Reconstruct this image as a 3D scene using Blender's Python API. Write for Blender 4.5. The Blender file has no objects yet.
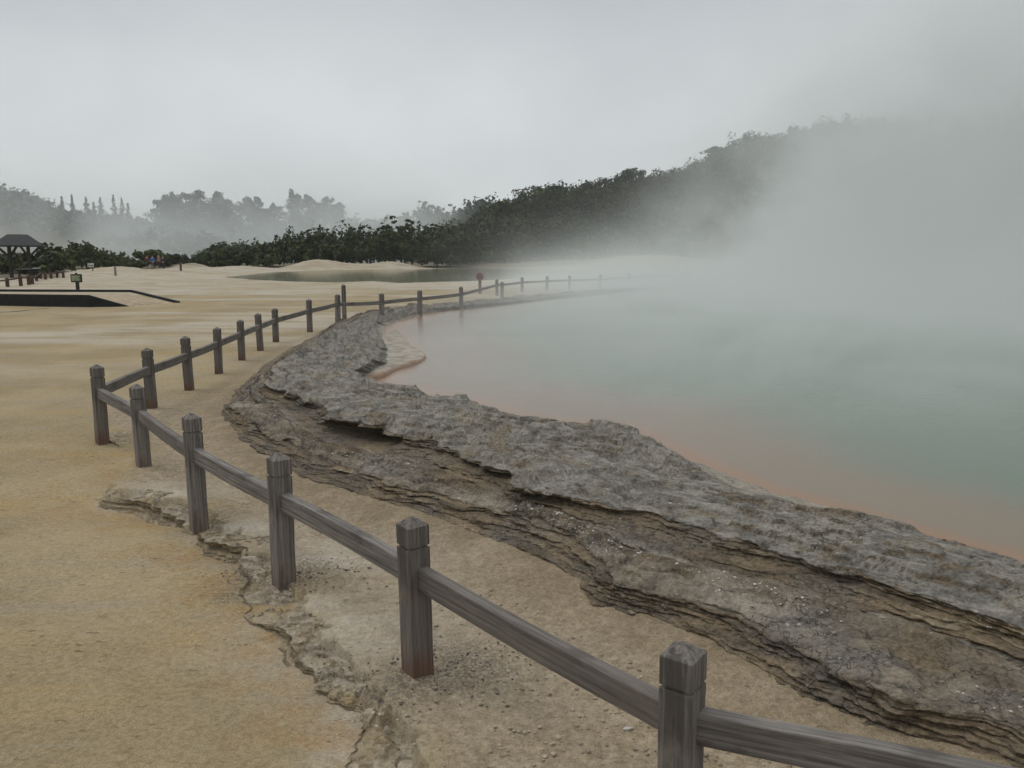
import bpy, math, random
import numpy as np
from mathutils import Vector, Matrix

random.seed(7)
RNG = np.random.default_rng(11)
SC = bpy.context.scene
COL = SC.collection

# ------------------------------------------------------------------ camera
F_PX = 800.0
PITCH = math.atan(0.16)
CAM_Z = 1.7
cd = bpy.data.cameras.new('camera')
cd.sensor_width = 36.0
cd.lens = 36.0 * F_PX / 1024.0
cd.clip_start = 0.05
cd.clip_end = 4000
cam = bpy.data.objects.new('camera', cd)
COL.objects.link(cam)
cam.location = (0, 0, CAM_Z)
cam.rotation_euler = (math.radians(90) - PITCH, 0, 0)
SC.camera = cam
CT, ST = math.cos(PITCH), math.sin(PITCH)


def unproj(px, py, z=0.0):
    """world point on the plane z that the photo shows at this pixel"""
    u = (px - 512) / F_PX
    v = (384 - py) / F_PX
    dx, dy, dz = u, CT + v * ST, -ST + v * CT
    t = (z - CAM_Z) / dz
    return np.array([dx * t, dy * t, z])


def at_range(px, r):
    """ground point at forward distance r on the azimuth of column px"""
    return np.array([(px - 512) / F_PX * (r * CT + 1.6 * ST), r])


def top_z(py, r):
    """height seen at row py at forward distance r"""
    v = (384 - py) / F_PX
    return CAM_Z + r * (-ST + v * CT) / (CT + v * ST)


# ------------------------------------------------------------------ noise
_P = np.random.default_rng(3).permutation(256).astype(np.int32)
_P = np.concatenate([_P, _P, _P])
_G3 = np.random.default_rng(5).normal(size=(256, 3)).astype(np.float32)
_G3 /= np.linalg.norm(_G3, axis=1)[:, None]


def perlin(x, y, z=None):
    x = np.asarray(x, np.float32); y = np.asarray(y, np.float32)
    z = np.zeros_like(x) + 0.37 if z is None else np.asarray(z, np.float32)
    xi = np.floor(x).astype(np.int32); yi = np.floor(y).astype(np.int32); zi = np.floor(z).astype(np.int32)
    xf = x - xi; yf = y - yi; zf = z - zi
    xi &= 255; yi &= 255; zi &= 255
    f = lambda t: t * t * t * (t * (t * 6 - 15) + 10)
    u, v, w = f(xf), f(yf), f(zf)
    out = 0
    for i in (0, 1):
        for j in (0, 1):
            for k in (0, 1):
                h = _P[_P[_P[xi + i] + yi + j] + zi + k]
                g = _G3[h]
                d = g[..., 0] * (xf - i) + g[..., 1] * (yf - j) + g[..., 2] * (zf - k)
                out = out + d * (u if i else 1 - u) * (v if j else 1 - v) * (w if k else 1 - w)
    return out * 1.5


def fbm(x, y, z=None, oct=4, gain=0.5):
    s, a, k = 0, 1.0, 1.0
    for o in range(oct):
        s = s + a * perlin(x * k + o * 17.3, y * k - o * 9.1, None if z is None else z * k + o * 5.7)
        a *= gain; k *= 2.03
    return s


def sstep(a, b, x):
    t = np.clip((np.asarray(x, float) - a) / (b - a), 0, 1)
    return t * t * (3 - 2 * t)


def terrace(h, step, sharp=0.75):
    q = h / step
    b = np.floor(q); f = q - b
    return step * (b + np.where(f < sharp, f * 0.25 / sharp, 0.25 + 0.75 * (f - sharp) / (1 - sharp)))


def seg_dist(P, L, closed=False):
    """unsigned distance and side of points P (n,2) to a polyline L (m,2); side>0 = left of travel"""
    P = np.asarray(P, np.float32); L = np.asarray(L, np.float32)
    if closed:
        L = np.vstack([L, L[:1]])
    best = np.full(len(P), 1e18, np.float32); side = np.zeros(len(P), np.float32)
    for a, b in zip(L[:-1], L[1:]):
        d = b - a
        n2 = float(d @ d)
        if n2 < 1e-12:
            continue
        q = P - a
        t = np.clip((q @ d) / n2, 0, 1)
        e0 = q[:, 0] - t * d[0]; e1 = q[:, 1] - t * d[1]
        dd = e0 * e0 + e1 * e1
        cr = d[0] * q[:, 1] - d[1] * q[:, 0]
        m = dd < best
        best[m] = dd[m]; side[m] = cr[m]
    return np.sqrt(best), np.sign(side)


def inside(P, poly):
    x, y = P[:, 0], P[:, 1]
    r = np.zeros(len(P), bool)
    n = len(poly)
    for i in range(n):
        x0, y0 = poly[i]; x1, y1 = poly[(i + 1) % n]
        if y0 == y1:
            continue
        c = ((y0 > y) != (y1 > y)) & (x < (x1 - x0) * (y - y0) / (y1 - y0) + x0)
        r ^= c
    return r


def catmull(pts, n):
    """smooth resample of control points (m,k) to n points, parameter uniform in control index"""
    pts = np.asarray(pts, float); m = len(pts)
    t = np.linspace(0, m - 1, n) if np.isscalar(n) else np.asarray(n)
    i = np.clip(np.floor(t).astype(int), 0, m - 2); f = (t - i)[:, None]
    p = lambda k: pts[np.clip(k, 0, m - 1)]
    p0, p1, p2, p3 = p(i - 1), p(i), p(i + 1), p(i + 2)
    return 0.5 * ((2 * p1) + (-p0 + p2) * f + (2 * p0 - 5 * p1 + 4 * p2 - p3) * f ** 2 + (-p0 + 3 * p1 - 3 * p2 + p3) * f ** 3)


# ------------------------------------------------------------------ object helpers
def mesh_obj(name, V, F, mat=None, parent=None, smooth=False, attrs=None):
    me = bpy.data.meshes.new(name)
    V = np.asarray(V, np.float32)
    if isinstance(F, np.ndarray):
        k = F.shape[1]
        me.vertices.add(len(V)); me.vertices.foreach_set('co', V.ravel())
        me.loops.add(F.size); me.loops.foreach_set('vertex_index', F.ravel().astype(np.int32))
        me.polygons.add(len(F)); me.polygons.foreach_set('loop_start', np.arange(0, F.size, k, dtype=np.int32))
        me.update(calc_edges=True)
    else:
        me.from_pydata([tuple(map(float, v)) for v in V], [], F)
        me.update()
    if smooth:
        me.polygons.foreach_set('use_smooth', np.ones(len(me.polygons), bool))
    for k, a in (attrs or {}).items():
        at = me.attributes.new(k, 'FLOAT', 'POINT')
        at.data.foreach_set('value', np.asarray(a, np.float32).ravel())
    if mat:
        me.materials.append(mat)
    o = bpy.data.objects.new(name, me)
    COL.objects.link(o)
    if parent:
        o.parent = parent
    return o


def empty(name, loc, rz=0.0):
    o = bpy.data.objects.new(name, None)
    o.empty_display_size = 0.2
    o.location = loc; o.rotation_euler = (0, 0, rz)
    COL.objects.link(o)
    return o


def tag(o, label=None, cat=None, group=None, kind=None):
    if label: o['label'] = label
    if cat: o['category'] = cat
    if group: o['group'] = group
    if kind: o['kind'] = kind
    return o


class MB:
    """collects shapes into one mesh"""
    def __init__(s):
        s.v = []; s.f = []

    def add(s, V, F):
        n = len(s.v)
        s.v += [tuple(map(float, v)) for v in V]
        s.f += [tuple(i + n for i in f) for f in F]

    def rings(s, rings, cap=True):
        k = len(rings[0]); V = [p for r in rings for p in r]; F = []
        for a in range(len(rings) - 1):
            for i in range(k):
                j = (i + 1) % k
                F.append((a * k + i, a * k + j, (a + 1) * k + j, (a + 1) * k + i))
        if cap:
            F.append(tuple(range(k - 1, -1, -1)))
            F.append(tuple((len(rings) - 1) * k + i for i in range(k)))
        s.add(V, F)

    def box(s, c, d, bev=0.0):
        x, y, z = [q / 2 for q in d]
        if bev <= 0:
            r = lambda zz, i: [(c[0] + sx * (x - i), c[1] + sy * (y - i), c[2] + zz) for sx, sy in ((-1, -1), (1, -1), (1, 1), (-1, 1))]
            s.rings([r(-z, 0), r(z, 0)])
        else:
            b = bev
            def r(zz, i):
                X, Y = x - i, y - i
                return [(c[0] + px, c[1] + py, c[2] + zz) for px, py in ((-X + b, -Y), (X - b, -Y), (X, -Y + b), (X, Y - b), (X - b, Y), (-X + b, Y), (-X, Y - b), (-X, -Y + b))]
            s.rings([r(-z, b), r(-z + b, 0), r(z - b, 0), r(z, b)])

    def bar(s, a, b, w, h=None, up=(0, 0, 1)):
        a = Vector(a); b = Vector(b); h = h or w
        d = (b - a).normalized()
        sd = d.cross(Vector(up))
        if sd.length < 1e-4: sd = Vector((1, 0, 0))
        sd.normalize(); u = sd.cross(d)
        r = lambda p: [p + sd * (sx * w / 2) + u * (sy * h / 2) for sx, sy in ((-1, -1), (1, -1), (1, 1), (-1, 1))]
        s.rings([r(a), r(b)])

    def tube(s, pts, rad, n=8):
        rings = []
        for i, p in enumerate(pts):
            p = Vector(p)
            d = (Vector(pts[min(i + 1, len(pts) - 1)]) - Vector(pts[max(i - 1, 0)])).normalized()
            sd = d.cross(Vector((0.13, 0.97, 0.21))).normalized(); u = sd.cross(d)
            r = rad[i] if isinstance(rad, (list, tuple)) else rad
            rings.append([p + sd * (r * math.cos(2 * math.pi * k / n)) + u * (r * math.sin(2 * math.pi * k / n)) for k in range(n)])
        s.rings(rings)

    def build(s, name, mat=None, parent=None, smooth=False):
        return mesh_obj(name, s.v, s.f, mat, parent, smooth)


def grid_faces(nr, nc, wrap=False):
    r = np.arange(nr - 1)[:, None]; c = np.arange(nc if wrap else nc - 1)[None, :]
    c2 = (c + 1) % nc
    return np.stack([r * nc + c, r * nc + c2, (r + 1) * nc + c2, (r + 1) * nc + c], -1).reshape(-1, 4)


# ------------------------------------------------------------------ materials
class NT:
    def __init__(s, name):
        s.m = bpy.data.materials.new(name); s.m.use_nodes = True
        s.t = s.m.node_tree; s.t.nodes.clear()
        s.out = s.n('ShaderNodeOutputMaterial')

    def n(s, ty, **kw):
        nd = s.t.nodes.new(ty)
        for k, v in kw.items():
            if k in nd.inputs.keys(): s.set(nd.inputs[k], v)
            else: setattr(nd, k, v)
        return nd

    def set(s, sock, v):
        if isinstance(v, bpy.types.NodeSocket): s.t.links.new(v, sock)
        elif isinstance(v, (tuple, list)) and len(v) == 3 and sock.type == 'RGBA': sock.default_value = (*v, 1)
        else: sock.default_value = v

    def coord(s, scale=None, kind='Object'):
        c = s.n('ShaderNodeTexCoord').outputs[kind]
        if scale is None: return c
        m = s.n('ShaderNodeMapping'); s.set(m.inputs['Vector'], c); m.inputs['Scale'].default_value = scale
        return m.outputs[0]

    def noise(s, vec, scale, detail=4, rough=0.55, dist=0.0):
        nd = s.n('ShaderNodeTexNoise', Scale=scale, Detail=detail, Roughness=rough, Distortion=dist)
        s.set(nd.inputs['Vector'], vec)
        return nd.outputs['Fac']

    def ramp(s, fac, a, b, va=0.0, vb=1.0, smooth=True):
        nd = s.n('ShaderNodeMapRange', interpolation_type='SMOOTHSTEP' if smooth else 'LINEAR')
        s.set(nd.inputs[0], fac)
        for i, q in zip((1, 2, 3, 4), (a, b, va, vb)): nd.inputs[i].default_value = q
        return nd.outputs[0]

    def mix(s, f, a, b, mode='MIX'):
        nd = s.n('ShaderNodeMix', data_type='RGBA', blend_type=mode)
        s.set(nd.inputs[0], f); s.set(nd.inputs[6], a); s.set(nd.inputs[7], b)
        return nd.outputs[2]

    def math(s, op, a, b=0.0, clamp=False):
        nd = s.n('ShaderNodeMath', operation=op, use_clamp=clamp)
        s.set(nd.inputs[0], a); s.set(nd.inputs[1], b)
        return nd.outputs[0]

    def attr(s, name):
        return s.n('ShaderNodeAttribute', attribute_name=name).outputs['Fac']

    def bump(s, h, strength=0.3, dist=0.02, normal=None):
        nd = s.n('ShaderNodeBump', Strength=strength, Distance=dist)
        s.set(nd.inputs['Height'], h)
        if normal is not None: s.set(nd.inputs['Normal'], normal)
        return nd.outputs[0]

    def bsdf(s, color, rough=0.8, normal=None, spec=0.3, **kw):
        nd = s.n('ShaderNodeBsdfPrincipled')
        s.set(nd.inputs['Base Color'], color); s.set(nd.inputs['Roughness'], rough)
        s.set(nd.inputs['Specular IOR Level'], spec)
        for k, v in kw.items(): s.set(nd.inputs[k.replace('_', ' ')], v)
        if normal is not None: s.set(nd.inputs['Normal'], normal)
        s.t.links.new(nd.outputs[0], s.out.inputs['Surface'])
        return s.m


def plain(name, col, rough=0.8, var=0.25, scale=6.0, spec=0.3):
    t = NT(name)
    n = t.noise(t.coord(), scale, 4)
    dark = tuple(c * (1 - var) for c in col); lite = tuple(min(1, c * (1 + var)) for c in col)
    return t.bsdf(t.mix(t.ramp(n, 0.3, 0.7), dark, lite), rough, spec=spec)


def mat_sand():
    t = NT('sand')
    c = t.coord()
    cs = t.coord((0.5, 2.2, 1.0))
    big = t.noise(c, 0.55, 5, 0.6)
    strk = t.noise(cs, 0.8, 6, 0.65, 0.6)
    mid = t.noise(c, 5.0, 5, 0.6)
    fine = t.noise(c, 38.0, 8, 0.85, 0.4)
    col = t.mix(t.ramp(big, 0.38, 0.62), (0.28, 0.217, 0.112), (0.40, 0.322, 0.183))
    col = t.mix(t.math('MULTIPLY', t.ramp(strk, 0.52, 0.66), 0.8), col, (0.385, 0.275, 0.105))
    col = t.mix(t.math('MULTIPLY', t.ramp(strk, 0.47, 0.34), 0.65), col, (0.325, 0.28, 0.205))
    col = t.mix(t.math('MULTIPLY', t.ramp(mid, 0.55, 0.75), 0.35), col, (0.20, 0.15, 0.085))
    # gravelly grey side by the rim, pale salt, rust
    grav = t.attr('gravel')
    gn = t.noise(c, 14.0, 5, 0.7)
    gcol = t.mix(t.ramp(gn, 0.36, 0.66), (0.215, 0.17, 0.12), (0.44, 0.365, 0.27))
    col = t.mix(t.math('MULTIPLY', grav, 0.75), col, gcol)
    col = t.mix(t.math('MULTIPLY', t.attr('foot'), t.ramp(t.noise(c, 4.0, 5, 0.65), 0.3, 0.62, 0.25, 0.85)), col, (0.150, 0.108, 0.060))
    wh = t.attr('salt')
    wn = t.ramp(t.noise(t.coord((0.4, 1.3, 1.0)), 1.1, 6, 0.65), 0.3, 0.6)
    col = t.mix(t.math('MULTIPLY', wh, wn), col, (0.55, 0.51, 0.435))
    ru = t.attr('rust')
    rn = t.ramp(t.noise(c, 3.2, 6, 0.7), 0.42, 0.66)
    col = t.mix(t.math('MULTIPLY', ru, rn), col, (0.36, 0.19, 0.045))
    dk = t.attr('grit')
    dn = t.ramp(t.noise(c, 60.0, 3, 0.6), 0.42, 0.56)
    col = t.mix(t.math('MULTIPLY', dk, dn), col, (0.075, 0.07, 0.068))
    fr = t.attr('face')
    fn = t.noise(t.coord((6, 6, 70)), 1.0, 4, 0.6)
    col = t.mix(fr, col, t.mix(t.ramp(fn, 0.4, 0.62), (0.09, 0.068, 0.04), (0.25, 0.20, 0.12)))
    col = t.mix(t.attr('soil'), col, (0.045, 0.045, 0.028))
    # crumbs
    vor = t.n('ShaderNodeTexVoronoi', Scale=34.0, Randomness=1.0); t.set(vor.inputs['Vector'], t.mix(0.04, c, vor_dist(t, c)))
    sp = t.ramp(vor.outputs['Distance'], 0.20, 0.13)
    spk = t.math('MULTIPLY', sp, t.ramp(t.noise(c, 7.0, 3), 0.5, 0.62))
    sepc = t.n('ShaderNodeSeparateColor'); t.set(sepc.inputs[0], vor.outputs['Color'])
    scol = t.mix(sepc.outputs[0], (0.08, 0.06, 0.04), (0.48, 0.43, 0.34))
    col = t.mix(t.math('MULTIPLY', spk, t.math('ADD', 0.35, t.math('MULTIPLY', grav, 0.55))), col, scol)
    col = t.mix(t.ramp(fine, 0.34, 0.66, 0.0, 1.0), t.mix(0.42, col, (0.085, 0.06, 0.03)), t.mix(0.22, col, (0.6, 0.5, 0.34)))
    fleck = t.math('MULTIPLY', t.ramp(t.noise(t.coord((0.6, 1.5, 1.0)), 20.0, 3, 0.7), 0.61, 0.66), t.ramp(t.noise(c, 1.9, 3), 0.44, 0.58))
    col = t.mix(t.math('MULTIPLY', fleck, 0.7), col, (0.085, 0.062, 0.035))
    grain = t.noise(c, 190.0, 2, 0.6)
    col = t.mix(t.ramp(grain, 0.35, 0.65), t.mix(0.22, col, (0.06, 0.045, 0.03)), t.mix(0.08, col, (0.6, 0.52, 0.4)))
    h = t.math('ADD', t.math('MULTIPLY', fine, 0.5), t.math('ADD', t.math('MULTIPLY', t.noise(cs, 6.0, 5, 0.6), 1.6), t.math('MULTIPLY', spk, 0.5)))
    return t.bsdf(col, 0.95, t.bump(h, 0.6, 0.012), spec=0.15)


def vor_dist(t, c):
    nd = t.n('ShaderNodeTexNoise', Scale=25.0, Detail=2.0); t.set(nd.inputs['Vector'], c)
    return nd.outputs['Color']


def mat_rock():
    t = NT('sinter rock')
    c = t.coord()
    lam = t.coord((1.5, 1.5, 38))
    big = t.noise(c, 1.7, 6, 0.65)
    mid = t.noise(c, 7.0, 7, 0.7, 0.4)
    fine = t.noise(c, 48.0, 5, 0.7)
    cx = t.n('ShaderNodeCombineXYZ'); t.set(cx.inputs[0], t.attr('along')); t.set(cx.inputs[1], t.math('MULTIPLY', t.attr('across'), 3.2))
    bed = t.noise(cx.outputs[0], 2.6, 6, 0.68, 0.3)
    bed2 = t.noise(cx.outputs[0], 11.0, 5, 0.7, 0.3)
    face = t.attr('face'); tier = t.attr('tier'); pale = t.attr('pale'); brown_amt = t.attr('dark_brown')
    grey = t.mix(t.ramp(mid, 0.34, 0.64), (0.108, 0.101, 0.089), (0.305, 0.286, 0.250))
    grey = t.mix(t.math('MULTIPLY', t.ramp(bed, 0.50, 0.64), 0.75), grey, (0.37, 0.345, 0.295))
    grey = t.mix(t.math('MULTIPLY', t.ramp(bed, 0.46, 0.36), 0.70), grey, (0.115, 0.088, 0.055))
    grey = t.mix(t.math('MULTIPLY', t.ramp(bed2, 0.42, 0.33), 0.75), grey, (0.05, 0.043, 0.034))
    grey = t.mix(t.math('MULTIPLY', t.ramp(big, 0.5, 0.66), 0.65), grey, (0.33, 0.295, 0.23))
    grey = t.mix(t.math('MULTIPLY', t.ramp(t.noise(c, 3.1, 5, 0.65), 0.52, 0.64), 0.7), grey, (0.205, 0.155, 0.085))
    low = t.mix(t.ramp(mid, 0.34, 0.62), (0.078, 0.061, 0.042), (0.275, 0.228, 0.162))
    low = t.mix(t.math('MULTIPLY', t.ramp(big, 0.48, 0.62), 0.6), low, (0.16, 0.15, 0.138))
    top = t.mix(tier, low, grey)
    low = t.mix(t.math('MULTIPLY', t.ramp(bed2, 0.43, 0.34), 0.75), low, (0.055, 0.042, 0.026))
    low = t.mix(t.math('MULTIPLY', t.ramp(bed, 0.47, 0.36), 0.7), low, (0.14, 0.10, 0.055))
    ln = t.noise(lam, 1.0, 6, 0.65, 0.3)
    fc = t.mix(t.ramp(ln, 0.36, 0.62), (0.072, 0.049, 0.025), (0.215, 0.152, 0.080))
    fc = t.mix(t.math('MULTIPLY', t.ramp(ln, 0.6, 0.7), 0.8), fc, (0.36, 0.30, 0.20))
    fc = t.mix(t.math('MULTIPLY', t.ramp(big, 0.46, 0.6), 0.5), fc, (0.13, 0.12, 0.105))
    col = t.mix(face, top, fc)
    col = t.mix(t.math('MULTIPLY', brown_amt, 0.85), col, t.mix(t.ramp(mid, 0.4, 0.65), (0.05, 0.035, 0.018), (0.15, 0.105, 0.05)))  # dark brown tint: cave, undercut, inner tread and cracks
    col = t.mix(t.math('MULTIPLY', pale, t.ramp(mid, 0.3, 0.6, 0.35, 1.0)), col, (0.42, 0.375, 0.30))
    # white chips and dark pits
    v = t.n('ShaderNodeTexVoronoi', Scale=22.0); t.set(v.inputs['Vector'], t.mix(0.05, c, vor_dist(t, c)))
    chip = t.math('MULTIPLY', t.ramp(v.outputs['Distance'], 0.17, 0.10), t.ramp(t.noise(c, 2.6, 4, 0.6), 0.54, 0.64))
    col = t.mix(t.math('MULTIPLY', chip, 0.85), col, (0.56, 0.54, 0.50))
    v2 = t.n('ShaderNodeTexVoronoi', Scale=9.0, feature='DISTANCE_TO_EDGE'); t.set(v2.inputs['Vector'], t.mix(0.12, c, vor_dist(t, c)))
    crack = t.math('MULTIPLY', t.ramp(v2.outputs['Distance'], 0.035, 0.0), t.ramp(big, 0.46, 0.56))
    col = t.mix(t.math('MULTIPLY', crack, 0.7), col, (0.045, 0.036, 0.026))
    col = t.mix(t.ramp(fine, 0.3, 0.7), t.mix(0.42, col, (0.03, 0.026, 0.02)), t.mix(0.14, col, (0.55, 0.52, 0.46)))
    h = t.math('ADD', t.math('MULTIPLY', fine, 0.7), t.math('ADD', t.math('MULTIPLY', t.math('ADD', t.math('MULTIPLY', bed2, 1.6), t.math('MULTIPLY', mid, 0.4)), 1.0), t.math('MULTIPLY', crack, -0.6)))
    h = t.math('ADD', h, t.math('MULTIPLY', t.math('MULTIPLY', face, ln), 1.0))
    return t.bsdf(col, 0.9, t.bump(h, 0.9, 0.016), spec=0.25)


def mat_wood(name, axis):
    t = NT(name)
    c = t.coord()
    st = {'z': (70, 70, 2.2), 'x': (2.2, 70, 70)}[axis]
    st2 = {'z': (22, 22, 1.2), 'x': (1.2, 22, 22)}[axis]
    g = t.noise(t.coord(st), 1.0, 6, 0.7, 0.2)
    g2 = t.noise(t.coord(st2), 1.0, 4, 0.6, 0.2)
    blot = t.noise(t.coord((9, 9, 4) if axis == 'z' else (4, 9, 9)), 1.0, 5, 0.6)
    rnd = t.n('ShaderNodeObjectInfo').outputs['Random']
    col = t.mix(t.ramp(g, 0.30, 0.70), (0.078, 0.069, 0.062), (0.262, 0.242, 0.220))
    col = t.mix(t.math('MULTIPLY', t.ramp(g2, 0.52, 0.68), 0.55), col, (0.085, 0.074, 0.066))
    col = t.mix(t.math('MULTIPLY', t.ramp(blot, 0.54, 0.70), 0.65), col, (0.055, 0.047, 0.042))
    col = t.mix(t.math('MULTIPLY', t.ramp(blot, 0.46, 0.30), 0.5), col, (0.27, 0.235, 0.195))
    col = t.mix(t.math('MULTIPLY', rnd, 0.5), col, (0.095, 0.078, 0.066))
    if axis == 'z':
        sep = t.n('ShaderNodeSeparateXYZ'); t.set(sep.inputs[0], c)
        zz = t.math('ADD', sep.outputs[2], t.math('MULTIPLY', t.math('SUBTRACT', blot, 0.5), 0.22))
        col = t.mix(t.math('MULTIPLY', t.ramp(zz, 0.15, 0.0, 0.0, 0.62), t.ramp(rnd, 0.1, 0.9, 0.5, 1.0)), col, (0.125, 0.052, 0.024))
        run = t.math('MULTIPLY', t.ramp(zz, 0.28, 0.42), t.ramp(g2, 0.46, 0.58))
        col = t.mix(t.math('MULTIPLY', run, 0.65), col, (0.045, 0.040, 0.037))
    crack = t.ramp(t.noise(t.coord(tuple(q * 1.2 if q > 10 else q * 0.6 for q in st)), 1.0, 2), 0.33, 0.28)
    col = t.mix(t.math('MULTIPLY', crack, 0.8), col, (0.02, 0.017, 0.014))
    h = t.math('SUBTRACT', g, t.math('MULTIPLY', crack, 0.8))
    return t.bsdf(col, 0.82, t.bump(h, 0.45, 0.0025), spec=0.3)


def mat_water():
    t = NT('pool water')
    s = t.attr('shore')
    c = t.coord()
    n = t.math('ADD', t.math('MULTIPLY', t.noise(c, 1.3, 5, 0.6), 0.6), t.math('MULTIPLY', t.noise(c, 7.0, 5, 0.7), 0.4))
    s2 = t.math('ADD', s, t.math('MULTIPLY', t.math('SUBTRACT', n, 0.5), t.math('MULTIPLY', t.ramp(s, 0.0, 0.6, 0.25, 1.0), 1.1)))
    col = t.mix(t.ramp(s2, 0.75, 2.2), (0.20, 0.155, 0.108), (0.128, 0.166, 0.126))
    col = t.mix(t.ramp(s2, 0.45, 0.02, 0.0, 0.66), col, (0.28, 0.145, 0.07))
    h = t.noise(t.coord((1, 2.0, 1)), 9.0, 3, 0.5)
    return t.bsdf(col, 0.24, t.bump(h, 0.25, 0.012), spec=0.5, IOR=1.33)


def mat_pond():
    t = NT('pond water')
    h = t.noise(t.coord((1, 2.5, 1)), 3.0, 3, 0.5)
    col = t.mix(t.ramp(t.noise(t.coord(), 0.15, 3), 0.4, 0.6), (0.115, 0.112, 0.055), (0.165, 0.165, 0.09))
    return t.bsdf(col, 0.10, t.bump(h, 0.06, 0.01), spec=0.5, IOR=1.33)


def mat_leaf(name, c0, c1):
    t = NT(name)
    a = t.attr('tint')
    col = t.mix(a, c0, c1)
    rnd = t.n('ShaderNodeObjectInfo').outputs['Random']
    col = t.mix(t.math('MULTIPLY', rnd, 0.35), col, tuple(q * 0.6 for q in c0))
    return t.bsdf(col, 0.75, spec=0.2)


# ------------------------------------------------------------------ layout from the photograph
ZB, ZC, ZD, ZE, ZW = 0.135, 0.185, 0.29, 0.295, 0.10
# cross-sections of the rim (foot, lower lip, upper foot, upper lip, pool edge, waterline), photo pixels
SECT = [
    ((720, 283.6), (720, 283.7), (720, 283.8), (720, 284.0), (720, 285.0), (720, 286.0), .10),
    ((600, 290.0), (600, 290.2), (600, 290.4), (600, 290.8), (600, 292.5), (600, 294.0), .10),
    ((500, 298.5), (500, 298.9), (500, 299.4), (500, 300.0), (500, 303.0), (500, 305.0), .10),
    ((430, 303.5), (431, 304.0), (432, 304.5), (434, 305.5), (440, 308.5), (443, 311), .09),
    ((378, 309.0), (380, 309.5), (382, 310), (386, 311), (400, 316), (404, 320), .08),
    ((338, 321), (341, 321), (343, 321), (347, 321), (374, 324), (384, 328), .06),
    ((314, 337), (319, 336), (323, 335), (327, 334), (383, 343), (391, 347), .04),
    ((286, 354), (291, 353), (296, 351), (302, 349), (378, 358), (392, 361), .02),
    ((256, 377), (262, 375), (268, 372), (278, 367), (357, 371), (374, 375), 0),
    ((231, 399), (238, 393), (256, 391), (274, 387), (372, 383), (386, 387), 0),
    ((226, 419), (234, 411), (276, 406), (298, 404), (420, 393), (438, 397), 0),
    ((243, 442), (249, 429), (312, 431), (345, 424), (470, 401), (481, 408), 0),
    ((288, 477), (300, 450), (372, 452), (396, 437), (520, 418), (534, 421), 0),
    ((358, 503), (374, 473), (430, 467), (442, 451), (600, 426), (614, 429), 0),
    ((430, 525), (456, 502), (500, 492), (522, 477), (648, 442), (668, 450), 0),
    ((520, 564), (552, 534), (594, 526), (612, 502), (738, 481), (753, 486), 0),
    ((620, 607), (645, 586), (682, 562), (700, 533), (832, 509), (844, 512), 0),
    ((740, 665), (768, 627), (796, 590), (812, 566), (944, 541), (958, 546), 0),
    ((880, 718), (908, 698), (950, 634), (972, 616), (1042, 566), (1060, 572), 0),
    ((1005, 774), (1036, 741), (1090, 690), (1118, 666), (1184, 612), (1200, 616), 0),
    ((1320, 905), (1345, 880), (1410, 815), (1440, 785), (1500, 706), (1520, 711), 0),
]
LINES = []
for k, z in enumerate((0.0, ZB, ZC, ZD, ZE, ZW)):
    L = []
    for s in SECT:
        lowr = 1.0 - 0.62 * min(1.0, s[6] / 0.09)            # the rim runs out low and thin towards the far end
        zz = z if k == 5 else (z + s[6] if k == 0 else ZW + 0.015 + (z - ZW - 0.015) * lowr)
        L.append(unproj(*s[k], zz))
    LINES.append(np.array(L))
NS = 1500
# parameter: denser where the rim is nearer
_mid = 0.5 * (LINES[0] + LINES[4])[:, :2]
_cs = catmull(_mid, 4000)
_w = np.hypot(*np.diff(_cs, axis=0).T) / np.maximum(3.0, np.hypot(*_cs[1:].T))
_cum = np.concatenate([[0], np.cumsum(_w)])
TPAR = np.interp(np.linspace(0, _cum[-1], NS), _cum, np.linspace(0, len(SECT) - 1, 4000))
RL = [catmull(L, TPAR) for L in LINES]            # (NS,3) each
FOOT, WLINE = RL[0], RL[5]
ARC = np.concatenate([[0], np.cumsum(np.hypot(*np.diff(0.5 * (RL[1] + RL[3])[:, :2], axis=0).T))])

# pool outline: the waterline of the rim plus the far shore (hidden in steam)
far = [unproj(*p, ZW)[:2] for p in ((1000, 283), (1500, 284))]
POOL = np.vstack([WLINE[::6, :2], [[9.0, 1.0], [45, 8], [70, 30], [60, 46]], [unproj(900, 283.5, ZW)[:2]]])
POND = np.array([unproj(*p, 0.1)[:2] for p in ((222, 277.5), (270, 272.3), (330, 270), (400, 269.3), (480, 268.3), (560, 269), (592, 272),
                                                (545, 278), (470, 281.5), (400, 283.5), (372, 281.5), (335, 283), (290, 282), (250, 280))])
CRUST = np.array([unproj(*p, -0.03)[:2] for p in ((30, 405), (60, 418), (80, 427), (92, 437), (112, 442), (122, 452), (112, 472), (99, 488), (108, 500), (150, 508), (184, 517),
                                                 (198, 540), (232, 556), (248, 580), (256, 602), (290, 642), (318, 676), (338, 702), (346, 735), (362, 790), (390, 880))])

# ------------------------------------------------------------------ ground
def hill_height(x, y):
    r = np.maximum(np.hypot(x, y), 1e-3)
    az = np.arctan2(x, np.maximum(y, 1e-3))
    az = np.where(y <= 0.001, np.sign(x) * 1.6, az)
    px = 512 + 800 * np.tan(np.clip(az, -1.35, 1.35)) / CT
    Hr = np.interp(px, [395, 440, 480, 520, 560, 620, 680, 740, 800, 860, 1000, 1600, 3000], [0, 4, 9, 12, 14.5, 16.5, 19, 26, 29, 30, 31, 28, 15])
    hr = Hr * np.clip((r - 128) / 92, 0, 1) ** 0.85
    Hl = np.interp(px, [-3000, -600, -100, 0, 40, 70, 150, 200, 350, 420, 470, 520], [10, 16, 19, 17, 14, 11, 8, 7, 6, 8, 5, 0])
    hl = Hl * sstep(190, 300, r)
    return hr + hl


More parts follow.
